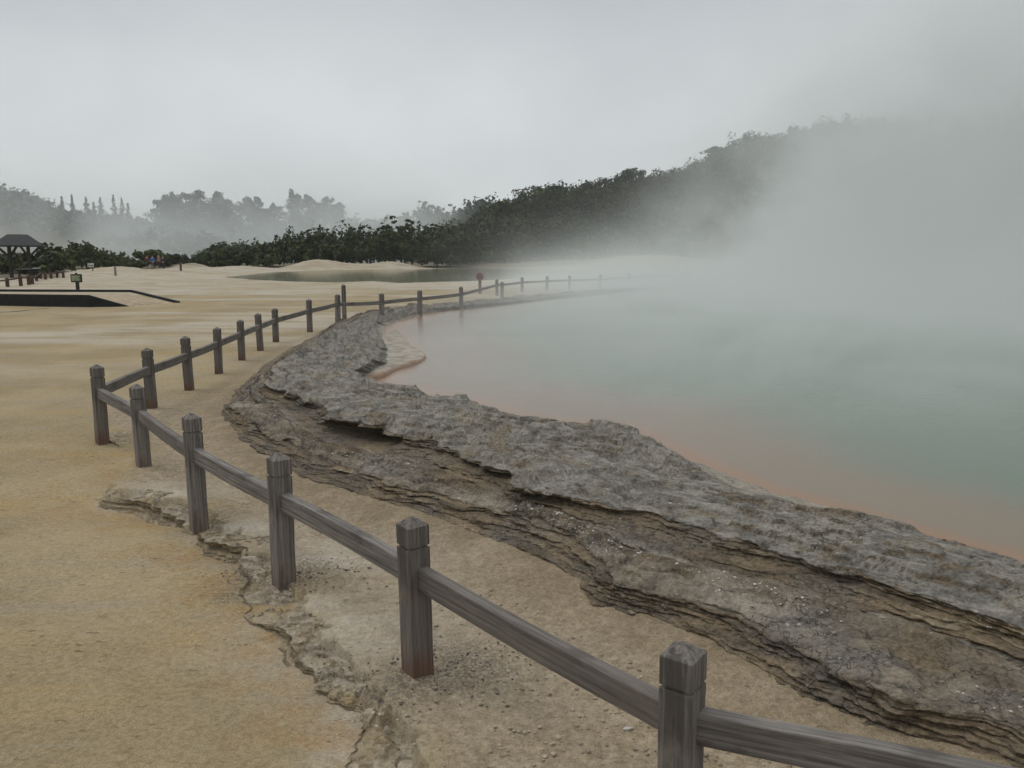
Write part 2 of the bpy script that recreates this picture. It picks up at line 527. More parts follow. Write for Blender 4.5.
MOUNDS = [(399, 100.5, 1.35, 3.2, 3.2), (418, 100, .55, 4.5, 3), (355, 101, 0.35, 5, 3), (311, 100, .85, 2.8, 3.5), (330, 100, .35, 3, 3), (186, 98, 0.42, 2.0, 2), (196, 99, .5, 1.8, 2), (108, 76, 0.42, 2.6, 3), (130, 78, .28, 2.5, 3), (560, 112, .7, 7, 3),
          (620, 108, 1.1, 7, 4), (670, 104, 1.4, 8, 4), (520, 118, .5, 8, 4), (250, 86, .45, 6, 3), (95, 66, .25, 3, 2), (150, 70, .3, 5, 3)]


def ground_z(x, y, detail=True):
    x = np.asarray(x, float); y = np.asarray(y, float)
    r = np.hypot(x, y)
    z = 0.12 * sstep(12, 22, y) + hill_height(x, y)
    for px, rr, h, sx, sy in MOUNDS:
        c = at_range(px, rr)
        z = z + h * np.exp(-((x - c[0]) / sx) ** 2 - ((y - c[1]) / sy) ** 2)
    z = z + 0.012 * fbm(x * 0.5, y * 0.9, oct=3) * sstep(1, 6, r) + 0.25 * fbm(x * 0.05, y * 0.09, oct=3) * sstep(45, 90, r) + 0.10 * fbm(x * .3, y * .5, oct=3) * sstep(38, 55, r) + 0.05 * fbm(x * 1.1, y * 1.3, oct=2) * sstep(38, 55, r) * sstep(140, 110, r)
    return z


def build_ground():
    rs = [1.0]
    while rs[-1] < 28: rs.append(rs[-1] * 1.0052)
    while rs[-1] < 720: rs.append(rs[-1] * 1.011)
    rs = np.array(rs)
    fine = np.radians(np.arange(-44, 44.01, 0.15))
    left = np.radians(np.arange(-180, -44, 2.0)); right = np.radians(np.arange(46, 180, 2.0))
    az = np.concatenate([left, fine, right])
    R, A = np.meshgrid(rs, az, indexing='ij')
    X = (R * np.sin(A)).ravel(); Y = (R * np.cos(A)).ravel()
    Z = ground_z(X, Y)
    P = np.stack([X, Y], 1)
    near = (np.hypot(X, Y) < 14) & (Y > -2)
    attrs = {k: np.zeros(len(X)) for k in ('gravel', 'salt', 'rust', 'grit', 'face', 'soil', 'foot')}
    # crust step between trodden path (left) and fence strip (right)
    i = np.where(near)[0]
    xi, yi = X[i], Y[i]
    wob = 0.10 * fbm(xi * 2.3, yi * 2.3, oct=4) + 0.03 * fbm(xi * 14, yi * 14, oct=2)
    d, s = seg_dist(np.stack([xi + wob, yi + wob * 0.7], 1), CRUST)
    sd = -d * -s                      # left of travel (towards the camera) = +
    # travel runs from far to near, so its right hand is the path
    path = np.where(s < 0, d, -d) + 0.16     # >0 on the path; the drop lies under the crust slabs
    amt = 0.045 + 0.05 * np.clip(fbm(xi * 0.9 + 4, yi * 0.9, oct=2) + 0.3, 0, 1)
    for (qx, qy, qr, qa) in ((150, 500, .55, .06), (235, 540, .3, .035), (300, 640, .3, .03)):
        cq = unproj(qx, qy, 0); amt = amt + qa * np.exp(-((xi - cq[0]) ** 2 + (yi - cq[1]) ** 2) / qr ** 2)
    fade = sstep(9.5, 7.0, np.hypot(xi, yi)) * 1.0
    step = -terrace(amt * sstep(-0.025, 0.02, path + 0.035 * fbm(xi * 8, yi * 8 + 5, oct=4, gain=.6)), 0.022, 0.6) * (1 - sstep(0.2, 3.0, path)) * fade
    lipup = 0.03 * np.exp(-((path + 0.12) / 0.16) ** 2) * 0.0
    Z[i] += step + lipup
    # terraced crust relief hugging the edge
    tz = terrace(0.075 * (fbm(xi * 3.0 + 9, yi * 3.0, oct=5, gain=.55) + 0.2), 0.02, 0.85)
    band = np.exp(-((path + 0.12) / 0.22) ** 2) * fade
    Z[i] += 0.25 * tz * band
    attrs['rust'][i] = np.exp(-((path - 0.32) / 0.26) ** 2) * fade * 0.55 + 0.10 * sstep(1.3, 0.2, path) * sstep(-.05, .1, path) * fade
    attrs['gravel'][i] = sstep(0.05, -0.25, path) * sstep(12, 9, np.hypot(xi, yi))
    # fine relief
    Z[i] += (0.0035 * fbm(xi * 6, yi * 10, oct=3) + 0.0026 * fbm(xi * 30, yi * 30, oct=2)) * (0.7 + 1.0 * attrs['gravel'][i]) + 0.006 * band * fbm(xi * 22, yi * 22, oct=2)
    # broken edges: where the crust drops steeply
    G2 = Z.reshape(R.shape); dr = np.gradient(rs)[:, None]
    sl = np.hypot(np.gradient(G2, axis=0) / dr, np.gradient(G2, axis=1) / np.maximum(R * np.gradient(az)[None, :], 1e-6)).ravel()
    attrs['face'][i] = sstep(0.35, 0.9, sl[i]) * np.exp(-(path / 0.3) ** 2) * fade * 0.25
    # grit around some posts
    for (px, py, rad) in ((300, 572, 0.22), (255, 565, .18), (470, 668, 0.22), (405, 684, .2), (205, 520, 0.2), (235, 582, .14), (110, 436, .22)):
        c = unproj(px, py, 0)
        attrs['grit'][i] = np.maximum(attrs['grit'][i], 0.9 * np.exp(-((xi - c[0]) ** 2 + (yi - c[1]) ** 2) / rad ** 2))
    for (px, py, rx, ry) in ((350, 605, 0.5, 0.55), (330, 560, .3, .3), (165, 492, .42, .25), (240, 530, .3, .15), (350, 700, .12, .3), (380, 750, .12, .25)):
        c = unproj(px, py, 0)
        attrs['salt'][i] = np.maximum(attrs['salt'][i], 0.95 * np.exp(-((xi - c[0]) / rx) ** 2 - ((yi - c[1]) / ry) ** 2))
    # far pale flats
    r = np.hypot(X, Y)
    flat = sstep(33, 46, r) * (0.55 + 0.45 * sstep(-0.3, 0.3, fbm(X * 0.06, Y * 0.12, oct=3))) + 0.75 * sstep(11, 20, r) * sstep(0.0, 0.35, fbm(X * 0.10 + 5, Y * 0.42, oct=4))
    attrs['salt'] = np.maximum(attrs['salt'], np.where(r > 10, np.minimum(flat, 1), 0))
    for px, rr, h, sx, sy in MOUNDS:
        c = at_range(px, rr)
        attrs['salt'] = np.maximum(attrs['salt'], 0.85 * np.exp(-((X - c[0]) / (sx * 1.3)) ** 2 - ((Y - c[1]) / (sy * 1.3)) ** 2))
    attrs['soil'] = np.maximum(np.maximum(sstep(0.3, 1.5, hill_height(X, Y)), sstep(66, 69, r) * sstep(80, 50, 512 + 800 * np.divide(X, np.maximum(Y, 1e-3))) * (Y > 0)), sstep(103, 108, r) * sstep(700, 560, 512 + 800 * np.divide(X, np.maximum(Y, 1e-3))) * (Y > 0))
    # sand banked against the foot of the rim, pool basin, pond basin
    m = (Y > 0) & (np.hypot(X, Y) < 90) & (X > -8)
    j = np.where(m)[0]
    inp = inside(P[j], POOL)
    dw = seg_dist(P[j], POOL, closed=True)[0]
    dep = np.where(inp, -0.55 * sstep(0.0, 0.6, dw), 0)
    Z[j] = np.where(inp, np.minimum(Z[j], 0.06) + dep, Z[j])
    df, _ = seg_dist(P[j], FOOT[::8, :2])
    Z[j] += np.where(inp, 0, 0.05 * np.exp(-(df / 0.22) ** 2) * sstep(14, 9, np.hypot(X[j], Y[j])))
    attrs['gravel'][j] = np.maximum(attrs['gravel'][j], 0.5 * np.exp(-(df / 0.5) ** 2))
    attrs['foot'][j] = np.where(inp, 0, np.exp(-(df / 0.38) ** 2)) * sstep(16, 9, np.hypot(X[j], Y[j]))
    m = (Y > 35) & (Y < 110)
    j = np.where(m)[0]
    ip = inside(P[j], POND)
    dp = seg_dist(P[j], POND, closed=True)[0]
    # level the ground around the pond to its surface, then dig the basin
    lev = np.exp(-(dp / 3.5) ** 2)
    Z[j] = np.where(ip, 0.10 - 0.35 * sstep(0, 2.5, dp) - 0.02, 0.14 * lev + np.maximum(Z[j], 0.13) * (1 - lev) + 0.0)
    V = np.stack([X, Y, Z], 1)
    nr, nc = R.shape
    Fq = grid_faces(nr, nc, wrap=True)
    ctr = len(V)
    V = np.vstack([V, [[0, 0, float(Z[:nc].mean())]]])
    # close the small hole beneath the camera with degenerate-free quads
    idx = np.arange(nc)
    cap = []
    for k in range(0, nc - 2, 2):
        cap.append((ctr, k, k + 1, k + 2))
    cap.append((ctr, nc - 2 if nc % 2 == 0 else nc - 1, nc - 1 if nc % 2 == 0 else 0, 0) if nc % 2 == 0 else (ctr, nc - 1, 0, 0))
    capa = np.array([c for c in cap if len(set(c)) == 4], np.int64)
    Fq = np.vstack([Fq[:, ::-1], capa])
    for k in attrs: attrs[k] = np.append(np.clip(attrs[k], 0, 1), 0)
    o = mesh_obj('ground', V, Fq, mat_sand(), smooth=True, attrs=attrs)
    tag(o, kind='structure')


build_ground()

# ------------------------------------------------------------------ rock rim
def build_rim():
    A, B, C, D, E, W = [q.copy() for q in RL]
    s = ARC
    # outward horizontal normal (from pool to path)
    def nrm(L0, L1):
        n = (L0 - L1)[:, :2]
        n = n / np.maximum(np.linalg.norm(n, axis=1), 1e-6)[:, None]
        k = 41
        pad = np.pad(n, ((k // 2, k // 2), (0, 0)), mode='edge')
        n = np.stack([np.convolve(pad[:, i], np.ones(k) / k, 'valid') for i in (0, 1)], 1)
        return n / np.linalg.norm(n, axis=1)[:, None]
    N = nrm(RL[0], RL[4])
    wid = np.linalg.norm((RL[0] - RL[4])[:, :2], axis=1)
    sc = np.clip(wid / 1.6, 0.15, 1.0)
    def lob(seed, f, amp):
        q = fbm(s * f + seed, s * 0 + seed * 1.7, oct=5, gain=0.55)
        q = q - 0.5 * np.abs(perlin(s * f * 2.3 + seed, s * 0 + 3.3))
        return amp * q
    for L, seed, f, amp in ((A, 1.0, .8, .07), (B, 12.0, 1.25, .15), (C, 23.0, 1.2, .07), (D, 34.0, 1.15, .19), (E, 45.0, 1.3, .13), (W, 51.0, 1.1, .05)):
        L[:, :2] += N * (lob(seed, f, amp) * sc)[:, None]
    A[:, :2] += N * (0.19 * sc)[:, None]
    C[:, :2] += N * (0.05 * sc)[:, None]
    dx = RL[2][:, :2]
    secs = []          # list of (NS, 3) columns
    face = []; tier = []; dark_brown = []; pale = []
    def push(xy, z, f, t, st=0.0, pl=0.0):
        secs.append(np.concatenate([xy, np.reshape(z, (-1, 1))], 1))
        for lst, v in ((face, f), (tier, t), (dark_brown, st), (pale, pl)):
            lst.append(np.broadcast_to(np.asarray(v, float), (NS,)).copy())
    # cave in the upper step, photo (350-415, 418-440)
    cv0, cv1 = unproj(352, 432, .2)[:2], unproj(412, 436, .2)[:2]
    cm = 0.5 * (cv0 + cv1)
    cave = np.exp(-(((D[:, :2] - cm) ** 2).sum(1)) / 0.42 ** 2)
    D[:, 2] += 0.05 * cave; C[:, 2] -= 0.07 * cave
    below = A.copy(); below[:, :2] += N * 0.10; below[:, 2] -= 0.12
    push(below[:, :2], below[:, 2], 0.4, 0.0)
    def step(L0, L1, n, nlay, seed, recess, ti, foot, cavew):
        """foot line L0 up to lip L1: foot fillet, undercut, thin layers"""
        for i in range(n):
            q = i / (n - 1)
            # foot fillet leads in to the wall
            base = L0[:, :2] * (1 - q ** 0.75) + L1[:, :2] * q ** 0.75
            z = L0[:, 2] + (L1[:, 2] - L0[:, 2]) * (q ** 1.15)
            zabs = (L1[:, 2] - L0[:, 2]) * q
            lay = (q * nlay + 0.45 * fbm(s * .7 + seed, s * 0 + 2.0, oct=2))
            li = np.floor(lay)
            edge = perlin(s * 2.3 + li * 7.7 + seed, li * 3.1 + 0.5) * 0.045 + perlin(s * 7.5 + li * 4.7, li * 1.3 + seed) * 0.02 + perlin(s * 23 + li * 2.7, li * 1.9 + seed) * 0.010
            fr = lay - li
            edge = edge - 0.022 * (1 - np.minimum(1, fr / 0.3)) * (q > .15)
            und = math.exp(-((q - 0.62) / 0.22) ** 2)
            off = (edge * sstep(0.1, 0.35, q) * (1 - sstep(0.93, 1.0, q) * 0.5) - und * recess * (0.55 + 0.6 * (perlin(s * 1.1 + seed, s * 0 + 9.0) + .4).clip(0, 1.4))) * sc
            off = off - cavew * cave * math.exp(-((q - 0.5) / 0.28) ** 2)
            f = sstep(0.0, 0.18, q) * (1 - sstep(0.94, 1.0, q))
            push(base + N * off[:, None], z, 0.25 + 0.75 * f if foot else f, ti, cave * 0.9 * (0.2 < q < .95) * (cavew > 0) + 0.35 * und * (0.0 if foot else 1.0))  # darker brown through the cave and the undercut below the upper lip
    def flat(L0, L1, n, ti, dome):
        for i in range(1, n):
            q = i / (n - 1)
            base = L0[:, :2] * (1 - q) + L1[:, :2] * q
            z = L0[:, 2] * (1 - q) + L1[:, 2] * q + dome * math.sin(math.pi * q) ** 0.7
            wear = sstep(0.42, 0.78, q + 0.22 * fbm(s * 1.6 + 70, s * 0 + q * 2.0, oct=4)) if ti < 0.5 else 0.0
            push(base, z + 0.012 * (wear if ti < .5 else 0), 0.9 * wear if ti < .5 else 0.0, ti, 0.35 * wear if ti < .5 else 0.0, 0.0)
    step(A, B, 56, 8, 5.0, 0.012, 0.0, True, 0.0)
    n_ab = len(secs)
    flat(B, C, 56, 0.0, 0.015)
    n_bc = len(secs)
    step(C, D, 48, 5, 15.0, 0.06, 0.6, False, 0.50)
    n_cd = len(secs)
    flat(D, E, 105, 1.0, 0.03)
    n_de = len(secs)
    for i in range(1, 26):
        q = i / 25
        base = E[:, :2] * (1 - q) + W[:, :2] * q
        z = E[:, 2] + (W[:, 2] - E[:, 2]) * (1 - (1 - q) ** 1.6)
        push(base, z, 0.25 * q, 0.8, 0.0, sstep(0.1, 0.6, q) * 0.8)
    Wd = W.copy(); Wd[:, :2] -= N * (0.35 * sc)[:, None]; Wd[:, 2] -= 0.45
    push(0.5 * (W + Wd)[:, :2], 0.5 * (W + Wd)[:, 2], 0.2, 0.5, 0, 0.5)
    push(Wd[:, :2], Wd[:, 2], 0.2, 0.5)
    V = np.stack(secs, 1).astype(float)           # (NS, NT, 3)
    FA, TI, DBR, PL = [np.stack(q, 1) for q in (face, tier, dark_brown, pale)]
    X, Y, Z = V[..., 0], V[..., 1], V[..., 2]
    r = np.hypot(X, Y)
    nt = V.shape[1]
    scg = sc[:, None]
    col = np.arange(nt)[None, :]
    topw = np.zeros((1, nt)); topw[0, n_ab:n_bc] = 0.9; topw[0, n_cd:n_de] = 1.0
    # soften the mask at the ends of each shelf
    k = 7; pad = np.pad(topw[0], k // 2, mode='edge'); topw = np.convolve(pad, np.ones(k) / k, 'valid')[None, :]
    # broken laminae on the tops: terraces, ragged plates, pits
    S = np.broadcast_to(ARC[:, None], X.shape)
    U = -((X - A[:, 0][:, None]) * N[:, 0][:, None] + (Y - A[:, 1][:, None]) * N[:, 1][:, None])
    warp = 0.30 * fbm(X * 1.7, Y * 1.7 + 7, oct=3)
    h = fbm(S * 0.75 + warp, U * 2.6 + warp * 1.5, oct=5, gain=0.5) + 0.22 * fbm(S * 4.0, U * 9, oct=3)
    t1 = terrace(h * 0.10, 0.040, 0.87)
    t2 = terrace(h * 0.06 + 0.014 * fbm(S * 3 + 3, U * 8, oct=3), 0.012, 0.75)
    Z += (0.8 * t1 + 0.35 * t2) * topw * scg
    # the small risers show the broken-edge colour
    q1 = (h * 0.10 / 0.040); f1 = q1 - np.floor(q1)
    riser = sstep(0.82, 0.89, f1) * (1 - sstep(0.97, 1.0, f1))
    FA = np.maximum(FA, riser * topw * 0.95 * sstep(-0.3, .2, fbm(X * 1.3, Y * 1.3 + 20, oct=2)))
    rid = 1 - np.abs(perlin(S * 1.6 + warp, U * 5.0 + 11)) * 2
    Z -= 0.014 * sstep(0.9, 1.0, rid) * topw * scg
    DBR = np.maximum(DBR, 0.6 * sstep(0.92, 1.0, rid) * topw)
    # all-over roughness, drawn out along the beds
    nz = 0.0045 * fbm(S * 7, U * 16, Z * 20, oct=3) + 0.0055 * fbm(S * 26, U * 48, Z * 60, oct=2)
    Z += nz * scg * (0.35 + 0.65 * topw)
    NX = N[:, 0][:, None]; NY = N[:, 1][:, None]
    hz = (0.030 * fbm(X * 5, Y * 5, Z * 45, oct=3) + 0.011 * fbm(X * 30, Y * 30, Z * 90, oct=2)) * (1 - topw) * scg
    hz[:, 0] = 0
    X += NX * hz; Y += NY * hz
    # colour zones: pale sinter crust over the lower tier in places, and low pockets on top
    pz = sstep(0.15, 0.6, fbm(X * 1.1 + 30, Y * 1.1, oct=3))
    PL = np.maximum(PL, pz * topw * (1 - TI) * 0.55)
    pk = sstep(0.35, 0.7, fbm(X * 2.0 + 50, Y * 2.0, oct=3))
    PL = np.maximum(PL, pk * topw * 0.5)
    F = grid_faces(NS, nt)
    o = mesh_obj('rock_ledge', V.reshape(-1, 3), F, mat_rock(), smooth=True,
                 attrs={'face': FA.clip(0, 1), 'tier': TI, 'dark_brown': DBR.clip(0, 1), 'pale': PL.clip(0, 1), 'along': S, 'across': U})
    o.data.polygons.foreach_set('use_smooth', np.ones(len(o.data.polygons), bool))
    tag(o, 'grey and brown layered rock ledge rimming the steaming pool in two broken steps', 'rock ledge')
    return V, n_ab, n_bc, n_cd, n_de


RIMV, N_AB, N_BC, N_CD, N_DE = build_rim()

def build_crust():
    n = 900
    dn = np.hypot(*CRUST.T)
    cs = catmull(CRUST[1:], 3000)
    wgt = np.hypot(*np.diff(cs, axis=0).T) / np.maximum(2.0, np.hypot(*cs[1:].T))
    cum = np.concatenate([[0], np.cumsum(wgt)])
    L = np.stack([np.interp(np.linspace(0, cum[-1], n), cum, cs[:, k]) for k in (0, 1)], 1)
    s = np.concatenate([[0], np.cumsum(np.hypot(*np.diff(L, axis=0).T))])
    T = np.gradient(L, axis=0); T /= np.linalg.norm(T, axis=1)[:, None]
    k = 61
    pad = np.pad(T, ((k // 2, k // 2), (0, 0)), mode='edge')
    T = np.stack([np.convolve(pad[:, q], np.ones(k) / k, 'valid') for q in (0, 1)], 1); T /= np.linalg.norm(T, axis=1)[:, None]
    N = np.stack([T[:, 1], -T[:, 0]], 1)                      # right of travel = path side
    # make sure N points to the path
    tst = seg_dist(L + N * 0.05, CRUST)[1]
    N *= np.where(tst.mean() < 0, 1, -1)
    hgt = 0.006 + 0.055 * sstep(-0.12, 0.40, fbm(s * 0.8 + 31, s * 0 + 1.0, oct=2)) * sstep(0, 0.5, s)
    for (qx, qy, qr, qa) in ((112, 440, .35, .05), (150, 506, .6, .055), (232, 552, .35, .045), (285, 640, .25, .03)):
        c = unproj(qx, qy, 0)[:2]; hgt = hgt + qa * np.exp(-((L - c) ** 2).sum(1) / qr ** 2)
    hgt = np.minimum(hgt, 0.095) * 0.9
    hgt *= sstep(s[-1], s[-1] - 0.6, s)
    lob = 0.10 * fbm(s * 1.8 + 3, s * 0 + 5, oct=5, gain=.6)
    L = L + N * lob[:, None]
    cols = []; face = []; pale = []; Us = []
    def push(off, z, f, p):
        cols.append(np.column_stack([L + N * np.reshape(off, (-1, 1)), z])); face.append(np.broadcast_to(f, (n,)).copy()); pale.append(np.broadcast_to(p, (n,)).copy()); Us.append(np.broadcast_to(off, (n,)).copy())
    base = -0.085
    lip = base + 0.02 + hgt
    push(np.full(n, .07), np.full(n, base - .06), 0.5, 0.)
    m = 34
    for i in range(m):
        q = i / (m - 1)
        lay = q * 4 + 0.5 * fbm(s * .9, s * 0 + 2.2, oct=2); li = np.floor(lay); fr = lay - li
        e = perlin(s * 4 + li * 7.7, li * 3.1 + .5) * .022 + perlin(s * 15 + li * 2.3, li * 1.7) * .010 - .014 * (1 - np.minimum(1, fr / .3)) * (q > .1)
        und = math.exp(-((q - .5) / .25) ** 2)
        push(.05 * (1 - q) ** 1.5 + (e - und * .035) * sstep(.05, .3, q) * (hgt / .09).clip(.1, 1), base - .01 + (lip - base + .01) * q, .9 * sstep(0, .2, q) * (1 - sstep(.9, 1., q)), 0.)
    wd = 0.34 + 0.22 * fbm(s * 1.1 + 60, s * 0 + 9, oct=3)
    for i in range(1, 60):
        q = i / 59
        push(-wd.clip(.12, .8) * q, lip + .012 * math.sin(math.pi * min(1, q * 1.6)) - q ** 2.2 * (lip + .035), 0., .8)
    V = np.stack(cols, 1).astype(float); FA = np.stack(face, 1); PA = np.stack(pale, 1); UU = np.stack(Us, 1)
    X, Y, Z = V[..., 0], V[..., 1], V[..., 2]
    S = np.broadcast_to(s[:, None], X.shape)
    top = np.zeros(X.shape[1]); top[m + 1:] = 1; top = np.convolve(np.pad(top, 3, mode='edge'), np.ones(7) / 7, 'valid')[None, :]
    back = 1 - sstep(.6, 1.0, np.linspace(0, 1, 59)); bk = np.ones(X.shape[1]); bk[m + 1:] = back; bk = bk[None, :]
    h = fbm(X * 5, Y * 5 + 3, oct=5, gain=.55)
    Z += (terrace(h * .045, .02, .82) - .008) * top * bk
    q1 = h * .045 / .02; f1 = q1 - np.floor(q1)
    FA = np.maximum(FA, .8 * sstep(.76, .86, f1) * top * bk)
    pit = sstep(.35, .62, fbm(X * 4.1 + 20, Y * 4.1, oct=3)) * top * bk
    Z -= .028 * pit; FA = np.maximum(FA, .7 * pit)
    Z += (.004 * fbm(X * 16, Y * 16, oct=2) + .003 * fbm(X * 50, Y * 50, oct=2)) * top * bk
    hz = (.012 * fbm(X * 8, Y * 8, Z * 60, oct=3) + .005 * fbm(X * 40, Y * 40, Z * 110, oct=2)) * (1 - top)
    X += N[:, 0][:, None] * hz; Y += N[:, 1][:, None] * hz
    t = NT('sinter crust')
    c = t.coord()
    big = t.noise(c, 3.0, 5, .6); mid = t.noise(c, 14, 6, .7); fine = t.noise(c, 60, 5, .7)
    ln = t.noise(t.coord((3, 3, 90)), 1.0, 5, .65)
    col = t.mix(t.ramp(mid, .34, .64), (.24, .20, .14), (.46, .40, .305))
    col = t.mix(t.math('MULTIPLY', t.ramp(big, .48, .60), .8), col, (.335, .265, .155))
    col = t.mix(t.math('MULTIPLY', t.ramp(big, .60, .70), .7), col, (.40, .24, .075))
    fc = t.mix(t.ramp(ln, .36, .62), (.10, .073, .042), (.33, .26, .16))
    col = t.mix(t.attr('face'), col, fc)
    col = t.mix(t.ramp(fine, .3, .7), t.mix(.38, col, (.05, .04, .025)), t.mix(.12, col, (.6, .55, .46)))
    mt = t.bsdf(col, .92, t.bump(t.math('ADD', fine, mid), .8, .012), spec=.15)
    o = mesh_obj('rock_crust', V.reshape(-1, 3), grid_faces(*X.shape), mt, smooth=True, attrs={'face': FA.clip(0, 1)})
    tag(o, 'broken pale sinter crust edging the path at the feet of the fence posts', 'rock crust')


build_crust()


# pale sinter shelf lying in the cove of the pool
def build_shelf():
    pts = np.array([unproj(*p, 0.15)[:2] for p in ((352, 377), (380, 374), (396, 367), (424, 357), (420, 350), (412, 346), (404, 338), (398, 332), (390, 333), (372, 345), (352, 358), (344, 370))])
    c = pts.mean(0)
    n = 420
    out = catmull(np.vstack([pts, pts[:1]]), n + 1)[:-1]
    rings = []
    ks = np.concatenate([np.linspace(0.0, 0.98, 46), [1.0, 1.012, 1.02, 1.015, 1.02]])
    zs = np.concatenate([np.zeros(46), [-0.012, -0.03, -0.06, -0.1, -0.3]])
    Vv = []
    for k, dz in zip(ks, zs):
        xy = c + (out - c) * max(k, 0.004)
        a = 0.035 * fbm(xy[:, 0] * 4, xy[:, 1] * 4, oct=4) * sstep(0.5, 1, k)
        d = (out - c) / np.linalg.norm(out - c, axis=1)[:, None]
        xy = xy + d * a[:, None]
        z = 0.155 + dz + terrace(0.03 * fbm(xy[:, 0] * 1.8, xy[:, 1] * 1.2, oct=4), 0.012, .8) + 0.05 * sstep(-1.9, -2.9, xy[:, 0] + 0.0 * xy[:, 1])
        Vv.append(np.stack([xy[:, 0], xy[:, 1], z], 1))
    V = np.concatenate(Vv)
    F = grid_faces(len(ks), n, wrap=True)
    t = NT('pale sinter')
    cc = t.coord()
    m = t.noise(cc, 5.0, 6, 0.65)
    col = t.mix(t.ramp(m, 0.36, 0.62), (0.19, 0.16, 0.12), (0.35, 0.31, 0.25))
    col = t.mix(t.math('MULTIPLY', t.attr('edge'), 0.7), col, (0.33, 0.19, 0.11))
    mt = t.bsdf(col, 0.85, t.bump(t.noise(cc, 30, 5, .65), 0.6, 0.01))
    e = np.repeat(sstep(0.93, 1.02, ks), n)
    o = mesh_obj('rock_shelf', V, F, mt, smooth=True, attrs={'edge': e})
    tag(o, 'pale low sinter shelf jutting from the rock ledge into the pool', 'rock shelf')


build_shelf()

# ------------------------------------------------------------------ pool and pond water
def build_water():
    rs = [3.0]
    while rs[-1] < 90: rs.append(rs[-1] * 1.012)
    az = np.radians(np.arange(-20, 86, 0.35))
    R, A = np.meshgrid(np.array(rs), az, indexing='ij')
    X = (R * np.sin(A)).ravel(); Y = (R * np.cos(A)).ravel()
    P = np.stack([X, Y], 1)
    ins = inside(P, POOL)
    d = seg_dist(P, POOL, closed=True)[0]
    tol = np.interp(np.hypot(X, Y), [3, 12, 25, 40], [0.22, 0.25, 0.25, 0.3])
    keep = ins | (d < tol)
    F = grid_faces(*R.shape)
    F = F[keep[F].all(1)][:, ::-1]
    used = np.unique(F); mp = np.full(len(X), -1); mp[used] = np.arange(len(used))
    X, Y = X[used], Y[used]; F = mp[F]
    shore = np.where(ins[used], d[used], 0)
    # the bed shelves more gently towards the cove at the far left
    k = np.interp(Y, [4, 6, 9, 14], [1.5, 1.2, 0.75, 0.6])
    shore = shore * k
    V = np.stack([X, Y, np.full(len(X), ZW)], 1)
    o = mesh_obj('pool_water', V, F, mat_water(), smooth=True, attrs={'shore': shore})
    tag(o, kind='structure')
    # far pond
    c = POND.mean(0)
    out = catmull(np.vstack([POND, POND[:1]]), 160)[:-1]
    out = c + (out - c) * 1.03
    V = np.vstack([np.column_stack([out, np.full(len(out), 0.105)]), [[c[0], c[1], 0.105]]])
    F = [(i, (i + 1) % len(out), len(out)) for i in range(len(out))]
    o = mesh_obj('pond_water', V, F, mat_pond())
    tag(o, kind='structure')


build_water()

# ------------------------------------------------------------------ fence along the pool
WP, WR = mat_wood('weathered post wood', 'z'), mat_wood('weathered rail wood', 'x')


def post_mesh(h, w=0.098, rail_h=None, seed=0):
    """square post with a groove below a shallow pyramid cap, local base at z=0"""
    rr = random.Random(seed)
    m = MB()
    b = 0.003
    def ring(z, i, tw=0):
        X = w / 2 - i
        return [(px + tw * rr.uniform(-1, 1), py + tw * rr.uniform(-1, 1), z) for px, py in ((-X + b, -X), (X - b, -X), (X, -X + b), (X, X - b), (X - b, X), (-X + b, X), (-X, X - b), (-X, -X + b))]
    g = h - 0.118
    zs = [(-0.25, 0), (0.0, 0)] + [(q * (g - 0.03), 0) for q in (0.2, 0.4, 0.6, 0.8)] + [(g - 0.007, 0), (g - 0.005, 0.008), (g + 0.004, 0.008), (g + 0.006, 0), (h - 0.032, 0.0), (h - 0.030, 0.0015), (h - 0.001, 0.040), (h, 0.0435)]
    m.rings([ring(z, i, 0.0012 if 0 < z < g - 0.02 else 0.0006) for z, i in zs])
    return m


NEAR = [  # base px, base py, top py (measured in the photo)
    (678, 857, 641), (418, 672, 516), (284, 580, 452), (199, 523, 412), (144, 467, 384), (102.5, 441, 364),
    (152, 408, 348), (189.5, 390, 336), (219, 373.5, 327), (242, 360, 319.5), (260.5, 350.5, 313), (276, 342, 308), (310, 332, 299), (338, 322, 294)]
FARP = [(382, 293), (420, 290), (461.5, 286.5), (497, 279), (522, 277), (547, 276), (569.5, 275.3), (600, 274.5), (629, 273.2), (656, 271.7), (690, 271)]


def gz(x, y):
    return float(ground_z(np.array([x, x]), np.array([y, y]))[0])


